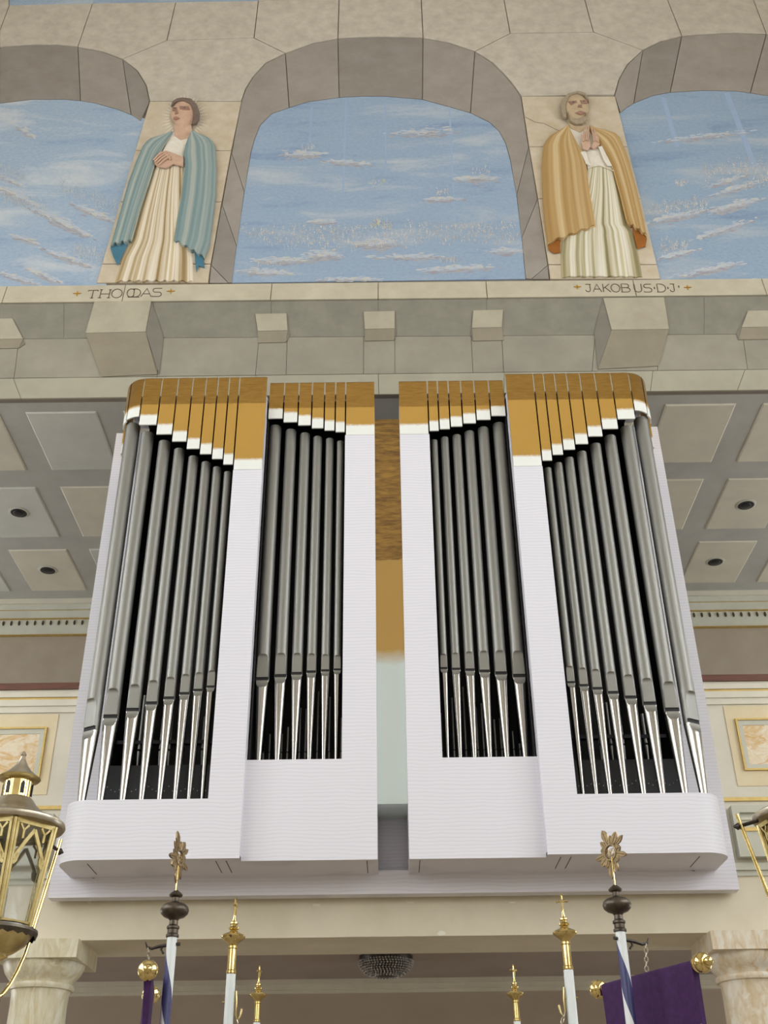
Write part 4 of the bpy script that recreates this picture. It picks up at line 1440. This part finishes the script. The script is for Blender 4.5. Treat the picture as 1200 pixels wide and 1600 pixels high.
# ------------------------------------------------------------------ processional candle staffs
def candle_staff(name, loc, label, cross_rot, dz=0.0):
    root = empty(name, (0, 0, 0), label, 'processional staff', 'white staffs with brass tops and small crosses')
    z = lambda v: v + dz
    MB().lathe([(.019, 0), (.019, z(2.37))], 8).build('pole', M['polewhite'], root, 20)
    MB().lathe([(.018, z(2.362)), (.021, z(2.366)), (.021, z(2.374)), (.0175, z(2.378)), (.0165, z(2.455)), (.0205, z(2.458)), (.0205, z(2.466)), (.016, z(2.47))], 24).build('socket', M['brass'], root, 30)
    MB().lathe([(.016, z(2.468)), (.022, z(2.478)), (.034, z(2.486)), (.047, z(2.497)), (.0485, z(2.502)), (.046, z(2.507)), (.036, z(2.512)), (.024, z(2.518))], 32).build('drip_pan', M['brass'], root, 40)
    MB().lathe([(.020, z(2.516)), (.018, z(2.522)), (.014, z(2.526)), (.020, z(2.531)), (.021, z(2.537)), (.014, z(2.542)), (.0125, z(2.546)), (.0165, z(2.551)), (.016, z(2.556)), (.009, z(2.562)), (.006, z(2.572)), (.004, z(2.585))], 24).build('finial', M['brass'], root, 30)
    c = MB()
    c.tube([(0, 0, z(2.58)), (0, 0, z(2.645))], [.0045, .0035], 8)
    c.tube([(-.019, 0, z(2.622)), (.019, 0, z(2.622))], .0035, 8)
    for p in ((-.02, 0, z(2.622)), (.02, 0, z(2.622)), (0, 0, z(2.648))):
        c.lathe([(.001, -.006), (.006, 0), (.001, .006)], 8, p)
    c.build('cross', M['brass'], root, 30)
    f = MB()
    f.lathe([(.001, 2.585 + dz), (.0035, 2.60 + dz), (.005, 2.615 + dz), (.0015, 2.62 + dz), (.0035, 2.627 + dz), (.001, 2.633 + dz)], 8, (0, -.006, 0))
    f.tube([(-.015, -.006, z(2.626)), (0, -.006, z(2.615)), (.015, -.006, z(2.626))], .002, 6)
    f.build('corpus', M['brass_aged'], root, 30)
    root.location = loc
    root.rotation_euler = (0, 0, cross_rot)
    return root


def chain(mb, p0, p1, n, r=.009, wire=.0022):
    p0, p1 = Vector(p0), Vector(p1)
    d = (p1 - p0) / n
    t = d.normalized()
    a = t.cross(Vector((0, 1, 0)))
    if a.length < .1:
        a = t.cross(Vector((1, 0, 0)))
    a.normalize()
    b = t.cross(a)
    for i in range(n):
        c = p0 + d * (i + .5)
        s_ = a if i % 2 else b
        mb.tube([c + t * (d.length * .62 * cos(2 * pi * k / 10)) + s_ * (r * .55 * sin(2 * pi * k / 10)) for k in range(10)], wire, 5, closed=True)
    return mb


st1 = candle_staff('candle_staff', (-.655, 4.6, 0), 'white processional staff with brass cross top, front left of the gilded pair', radians(80))
st2 = candle_staff('candle_staff', (.668, 4.6, 0), 'white processional staff with brass cross top, front right beside the purple banner', radians(-8))
st3 = candle_staff('candle_staff', (-.757, 6.5, 0), 'white processional staff with brass cross top, rear left and lower in view', radians(62), .068)
st4 = candle_staff('candle_staff', (.654, 6.5, 0), 'white processional staff with brass cross top, rear right and lower in view', radians(30), .058)
# chains hanging on the front staffs (local to the turned staffs: place them in world coordinates and undo the turn)
for st, sgn in ((st1, 1), (st2, -1)):
    R_ = Matrix.Rotation(-st.rotation_euler.z, 4, 'Z')
    hk = MB()
    x0 = sgn * .024
    hk.tube([(-sgn * .028, 0, 2.262), (x0, 0, 2.262)], .004, 6)
    hk.tube([(x0, -.004, 2.30), (x0 + sgn * .004, -.006, 2.262), (x0 + sgn * .004, -.006, 2.215), (x0 + sgn * .012, -.006, 2.195), (x0 + sgn * .022, -.006, 2.21), (x0 + sgn * .026, -.006, 2.236)], .0045, 6)
    hk.v = [tuple(R_ @ Vector(p)) for p in hk.v]
    o = hk.build('hook', M['brass_aged'], None, 60)
    o.parent = st
    cm_ = MB()
    if sgn > 0:
        chain(cm_, (x0 + .010, -.006, 2.20), (x0 + .028, -.01, 2.125), 4)
    else:
        chain(cm_, (x0 - .004, -.006, 2.21), (x0 - .085, -.02, 2.04), 9)
    cm_.v = [tuple(R_ @ Vector(p)) for p in cm_.v]
    o = cm_.build('chain', M['greybrass'], None, 60)
    o.parent = st
kb = empty('banner_rod', (-.60, 4.585, 2.085), 'small rod end with dark bronze knob and white cloth under a brass chain', 'banner rod')
MB().lathe([(.001, -.026), (.016, -.022), (.025, -.008), (.026, .004), (.018, .018), (.008, .026), (.004, .034)], 24, (-.602, 4.585, 2.09)).build('knob', M['bronze'], kb, 50)
MB().tube([(-.602, 4.6, 2.088), (-.56, 4.95, 2.088)], .012, 10).build('rod', M['bronze'], kb, 50)
MB().add([(-.597, 4.605, 2.105), (-.578, 4.60, 2.095), (-.552, 4.60, 2.05), (-.53, 4.60, 1.80), (-.597, 4.605, 1.80), (-.577, 4.93, 2.105), (-.558, 4.93, 2.095), (-.53, 4.93, 2.05), (-.50, 4.93, 1.80), (-.577, 4.93, 1.80)],
         [(0, 4, 3, 2, 1), (5, 6, 7, 8, 9), (0, 1, 6, 5), (1, 2, 7, 6), (2, 3, 8, 7), (3, 4, 9, 8), (4, 0, 5, 9)]).build('cloth', M['clothwhite'], kb)


# ------------------------------------------------------------------ banner poles with their banners
def sun_emblem(mb, zc, R):
    """ring of pointed leaf rays with a pierced monogram in the middle; lies in the local XZ plane"""
    n = 14
    for k in range(n):
        a = 2 * pi * k / n + .13
        L = R * (1.0 + .22 * ((k * 5) % 3 - 1)) * (1.12 if abs(sin(a)) > .7 else 1.0)
        wd = R * (.46 if k % 2 == 0 else .30)
        d, q = (cos(a), sin(a)), (-sin(a), cos(a))
        pl = []
        for u, v in ((.36, -.25), (.55, -.75), (.75, -1.0), (.9, -.6), (1.0, 0), (.9, .6), (.75, 1.0), (.55, .75), (.36, .25)):
            pl.append((d[0] * L * u + q[0] * wd * v * .5, zc + d[1] * L * u + q[1] * wd * v * .5))
        mb.prism(pl, .002, -.0025, .001)
        mb.prism([(p[0], p[1]) for p in pl][::-1], .002, .003)
        mb.tube([(d[0] * L * .38, -.003, zc + d[1] * L * .38), (d[0] * L * .92, -.003, zc + d[1] * L * .92)], .0012, 4)
    mb.tube([(R * .42 * cos(2 * pi * k / 24), 0, zc + R * .40 * sin(2 * pi * k / 24)) for k in range(24)], .006, 6, closed=True)


def banner_pole(name, label, emblem_rot):
    root = empty(name, (0, 0, 0), label, 'banner pole')
    MB().lathe([(.0175, 0), (.0175, 2.392)], 20).build('pole', M['spiral'], root, 40)
    fb = MB().lathe([(.019, 2.384), (.0225, 2.386), (.0225, 2.393), (.0185, 2.397), (.0185, 2.41), (.022, 2.414), (.022, 2.421), (.0155, 2.426), (.0145, 2.44), (.02, 2.447), (.036, 2.453), (.047, 2.463), (.0505, 2.475), (.047, 2.487), (.036, 2.496), (.018, 2.501), (.0115, 2.505), (.0115, 2.519), (.022, 2.522), (.0245, 2.527), (.02, 2.533), (.009, 2.541), (.004, 2.545)], 32)
    fb.build('finial', M['bronze'], root, 35)
    em = MB()
    sun_emblem(em, 2.658, .068)
    e = em.build('sun_emblem', M['leafmetal'], root, 30)
    e.rotation_euler = (0, 0, emblem_rot)
    MB().tube([(0, -.006, 2.54), (0, -.007, 2.64)], .003, 8).build('stem', M['brass'], root, 40)
    mg = MB()
    for dx in (-.012, -.004, .004):
        mg.box(dx - .0012, dx + .0012, -.002, .002, 2.646, 2.670)
    mg.box(-.004, .004, -.002, .002, 2.657, 2.659)
    mg.tube([(.016, 0, 2.668), (.011, 0, 2.670), (.0085, 0, 2.664), (.0125, 0, 2.658), (.0155, 0, 2.652), (.012, 0, 2.646), (.008, 0, 2.649)], .0014, 5)
    g = mg.build('monogram', M['leafmetal'], root, 40)
    g.rotation_euler = (0, 0, emblem_rot)
    return root


def banner(pole, name, label, pole_xy, mid, half, ang, arm_end, zb=2.25):
    """arm and chain belong to the pole; the crossbar with its cloth is a thing of its own"""
    px, py = pole_xy
    a = MB()
    v = Vector((arm_end[0] - px, arm_end[1] - py, 0))
    t = v.normalized()
    pts = [-t * .03 + Vector((0, 0, 2.362)), Vector((0, 0, 2.362)), v * .55 + Vector((0, 0, 2.356)), v * .8 + Vector((0, 0, 2.35)), v + Vector((0, 0, 2.356)), v + t * .008 + Vector((0, 0, 2.372))]
    a.tube(pts, [.006, .006, .006, .005, .004, .002], 8)
    a.tube([v * .35 + Vector((0, 0, 2.36)), v * .42 + Vector((0, 0, 2.345)), v * .3 + Vector((0, 0, 2.332))], .004, 6)
    a.build('hook_arm', M['iron'], pole, 50)
    c = MB()
    end = Vector((mid[0] - px, mid[1] - py, zb + .018))
    chain(c, v * .95 + Vector((0, 0, 2.354)), end, 6, .011, .0024)
    c.build('chain', M['greybrass'], pole, 50)
    root = empty(name, (mid[0], mid[1], zb), label, 'banner', 'purple banners on knobbed crossbars')
    d = Vector((cos(ang), sin(ang), 0))
    n_ = Vector((-d.y, d.x, 0))
    o = Vector((mid[0], mid[1], zb))
    MB().tube([o - d * half, o + d * half], .012, 12).build('crossbar', M['brass_aged'], root, 50)
    for sg in (-1, 1):
        MB().lathe([(.013, -.008), (.026, -.004), (.028, .002), (.02, .006), (.019, .010), (.031, .016), (.0335, .026), (.03, .036), (.02, .043), (.0125, .045), (.0145, .05), (.0155, .057), (.010, .064), (.001, .066)], 28, tuple(o + d * (sg * (half - .02))), axis=tuple(d * sg)).build('knob', M['brass'], root, 65)
    # cloth: wraps over the bar and hangs on both sides
    hw = half - .035
    V, Fc = [], []
    nu, prof = 20, [(-.008, -.72), (-.008, -.2), (-.011, -.05), (-.0145, 0), (-.009, .011), (0, .015), (.009, .011), (.0145, 0), (.011, -.05), (.008, -.2), (.008, -.72)]
    for i in range(nu):
        u = -1 + 2 * i / (nu - 1)
        for k, (dn, dz) in enumerate(prof):
            wob = .006 * sin(u * 7 + 1) * min(1, max(0, -dz) * 5)
            p = o + d * (u * hw * (1 + .03 * min(0, dz))) + n_ * (dn + wob) + Vector((0, 0, dz))
            V.append(p)
    m_ = len(prof)
    for i in range(nu - 1):
        for k in range(m_ - 1):
            Fc.append((i * m_ + k, (i + 1) * m_ + k, (i + 1) * m_ + k + 1, i * m_ + k + 1))
    Fc.append(tuple(range(m_)))
    Fc.append(tuple(range(nu * m_ - 1, (nu - 1) * m_ - 1, -1)))
    MB().add(V, Fc).build('cloth', M['velvet'], root, 60)
    ob = MB()
    for sg in (-1, 1):
        Q = []
        for i in range(nu):
            u = -1 + 2 * i / (nu - 1)
            wob = .006 * sin(u * 7 + 1) * .9
            for dz in (-.178, -.212):
                Q.append(o + d * (u * (hw - .002)) + n_ * (sg * .0105 + wob) + Vector((0, 0, dz)))
        ob.add(Q, [(2 * i, 2 * i + 1, 2 * i + 3, 2 * i + 2) for i in range(nu - 1)])
    ob.build('braid', M['clothwhite'], root, 60)
    return root


pl_ = banner_pole('banner_pole', 'blue and white spiral pole with bronze knob and sun emblem edge-on, on the left', radians(75))
pr_ = banner_pole('banner_pole', 'blue and white spiral pole with bronze knob and sun emblem facing front, on the right', radians(-58))
pl_.location = (-.786, 4.0, 0)
pr_.location = (.769, 4.0, 0)
banner(pl_, 'banner', 'purple banner seen edge-on with round brass knobs, left of the left spiral pole', (-.786, 4.0), (-.866, 4.08), .245, atan2(-.43, .072), (-.872, 4.01))
banner(pr_, 'banner', 'purple banner spread open on a slanting crossbar behind the right spiral pole', (.769, 4.0), (.858, 4.07), .285, atan2(-.49, .245), (.868, 4.05))


# ------------------------------------------------------------------ lanterns
def lantern(name, label, yaw_body, yaw_yoke):
    root = empty(name, (0, 0, 0), label, 'lantern', 'hexagonal brass processional lanterns')
    MB().lathe([(.052, 2.618), (.045, 2.628), (.03, 2.640), (.018, 2.655), (.009, 2.672), (.006, 2.682), (.009, 2.687), (.006, 2.693), (.001, 2.698)], 28).build('cap', M['greybrass'], root, 40)
    MB().lathe([(.04, 2.608), (.054, 2.612), (.0585, 2.617), (.054, 2.622), (.04, 2.622)], 28).build('cap_rim', M['brass_aged'], root, 40)
    MB().lathe([(.039, 2.556), (.039, 2.612)], 28).build('chimney', M['brass'], root, 30)
    vs = MB()
    for k in range(6):
        a = pi / 3 * k + yaw_body + .25
        c, s_ = cos(a), sin(a)
        q = [(-.005, 2.568), (.005, 2.568), (.005, 2.596), (0, 2.603), (-.005, 2.596)]
        V = [(.0392 * c - u * s_, .0392 * s_ + u * c, zz) for u, zz in q] + [(.041 * c - u * s_, .041 * s_ + u * c, zz) for u, zz in q]
        vs.add(V, [(5, 6, 7, 8, 9)] + [(i, (i + 1) % 5, 5 + (i + 1) % 5, 5 + i) for i in range(5)])
    vs.build('vent_slots', M['black'], root)
    MB().lathe([(.136, 2.492), (.128, 2.500), (.105, 2.508), (.08, 2.522), (.06, 2.540), (.05, 2.554), (.044, 2.560), (.039, 2.560)], 36).build('dome', M['greybrass'], root, 40)
    MB().lathe([(.126, 2.474), (.14, 2.477), (.1445, 2.484), (.1435, 2.492), (.136, 2.497), (.128, 2.494)], 40).build('rim', M['greybrass'], root, 40)
    rt, rb, zt, zb = .130, .098, 2.474, 2.215

    def corner(k, t, rr=0):
        a = pi / 3 * k + yaw_body
        r = rt + (rb - rt) * t + rr
        return Vector((r * cos(a), r * sin(a), zt + (zb - zt) * t))
    for k in range(6):
        post = MB()
        post.tube([corner(k, 0), corner(k, 1)], .0055, 6)
        post.build('post', M['brass_aged'], root, 60)

        def pt(u, t, out=.0):
            a, b = corner(k, t), corner(k + 1, t)
            p = a + (b - a) * u
            n = Vector((cos(pi / 3 * (k + .5) + yaw_body), sin(pi / 3 * (k + .5) + yaw_body), 0))
            return p + n * out
        tr = MB()

        def strip(line_, wd):
            V, Fc = [], []
            for i, (u, t) in enumerate(line_):
                a = line_[max(i - 1, 0)]; b = line_[min(i + 1, len(line_) - 1)]
                du, dt = (b[0] - a[0]) * .12, (b[1] - a[1]) * .26
                l = hypot(du, dt) or 1
                nu, nt_ = -dt / l * wd / .12, du / l * wd / .26
                for sg in (-1, 1):
                    for out in (.004, -.002):
                        V.append(pt(u + sg * nu / 2, t + sg * nt_ / 2, out))
            for i in range(len(line_) - 1):
                b = 4 * i
                Fc += [(b, b + 2, b + 6, b + 4), (b + 1, b + 5, b + 7, b + 3), (b, b + 4, b + 5, b + 1), (b + 2, b + 3, b + 7, b + 6)]
            tr.add(V, Fc)
        strip([(.04, .02), (.96, .02)], .012)
        strip([(.04, .975), (.96, .975)], .010)
        strip([(.07, .02), (.07, .98)], .007)
        strip([(.93, .02), (.93, .98)], .007)
        strip([(.10, .40), (.18, .33), (.32, .22), (.5, .08)], .009)
        strip([(.90, .40), (.82, .33), (.68, .22), (.5, .08)], .009)
        strip([(.10, .44), (.17, .41), (.20, .34)], .010)
        strip([(.90, .44), (.83, .41), (.80, .34)], .010)
        for uu in (.24, .76):                        # trefoil cusps over the gable
            strip([(uu - .1, .05), (uu, .11), (uu + .1, .05)], .006)
            strip([(uu, .11), (uu, .19)], .006)
        tr.build('tracery', M['brass_aged'], root)
        g = MB()
        q = [pt(.06, .02, -.004), pt(.94, .02, -.004), pt(.94, .98, -.004), pt(.06, .98, -.004)]
        q2 = [pt(.06, .02, -.007), pt(.94, .02, -.007), pt(.94, .98, -.007), pt(.06, .98, -.007)]
        g.add(q + q2, [(0, 1, 2, 3), (7, 6, 5, 4), (0, 4, 5, 1), (1, 5, 6, 2), (2, 6, 7, 3), (3, 7, 4, 0)])
        g.build('glass_pane', M['glass'], root)
    MB().lathe([(.03, 2.214), (.022, 2.222), (.022, 2.32), (.015, 2.325), (.002, 2.35)], 16).build('candle', M['polewhite'], root, 40)
    # scalloped bottom and bowl
    sc = MB()
    n = 48
    V, Fc = [], []
    for i, (r, zz) in enumerate(((.100, 2.218), (.112, 2.212), (.113, 2.205), (.108, 2.196))):
        for k in range(n):
            a = 2 * pi * k / n
            q = zz - (.006 * (k % 2) if i == 3 else 0)
            V.append((r * cos(a), r * sin(a), q))
    for i in range(3):
        for k in range(n):
            Fc.append((i * n + k, i * n + (k + 1) % n, (i + 1) * n + (k + 1) % n, (i + 1) * n + k))
    sc.add(V, Fc)
    sc.lathe([(.02, 2.219), (.102, 2.219)], 24)
    sc.build('scalloped_rim', M['bronze'], root, 30)
    MB().lathe([(.012, 2.13), (.03, 2.138), (.045, 2.146), (.047, 2.152), (.06, 2.158), (.085, 2.176), (.1, 2.2), (.102, 2.208)], 32).build('bowl', M['brass_aged'], root, 40)
    MB().lathe([(.016, 0), (.016, 2.02), (.03, 2.026), (.044, 2.034), (.046, 2.044), (.03, 2.054), (.016, 2.06), (.012, 2.13)], 24).build('staff', M['bronze'], root, 40)
    d = Vector((cos(yaw_yoke), sin(yaw_yoke), 0))
    yk = MB()
    pts = []
    for q in range(25):
        t = -1 + 2 * q / 24
        s_ = 1 if t >= 0 else -1
        at_ = abs(t)
        if at_ < .35:
            r = .035 + (.125 - .035) * (at_ / .35) ** .8
            zz = 2.05 + .13 * (at_ / .35) ** 1.6
        else:
            g = (at_ - .35) / .65
            r = .125 + (.190 - .125) * g
            zz = 2.18 + (2.492 - 2.18) * g
        pts.append(d * (r * s_) + Vector((0, 0, zz)))
    yk.tube(pts, .0055, 8)
    yk.build('yoke', M['brass'], root, 50)
    for sg in (-1, 1):
        pn = MB()
        pn.tube([d * (sg * .135) + Vector((0, 0, 2.474)), d * (sg * .196) + Vector((0, 0, 2.458))], .005, 8)
        pn.lathe([(.006, -.006), (.010, 0), (.006, .006), (.003, .012)], 12, tuple(d * (sg * .193) + Vector((0, 0, 2.459))), axis=tuple(d * sg))
        pn.build('pivot_pin', M['iron'], root, 40)
    return root


L1 = lantern('lantern', 'hexagonal brass and glass lantern with gothic tracery at the left edge', radians(-90 + 22), radians(61))
L1.location = (-1.067, 3.0, 0)
L2 = lantern('lantern', 'brass lantern mostly cut off by the right edge, its yoke rod in view', radians(-90 + 10), radians(0))
L2.location = (1.117, 3.0, 0)
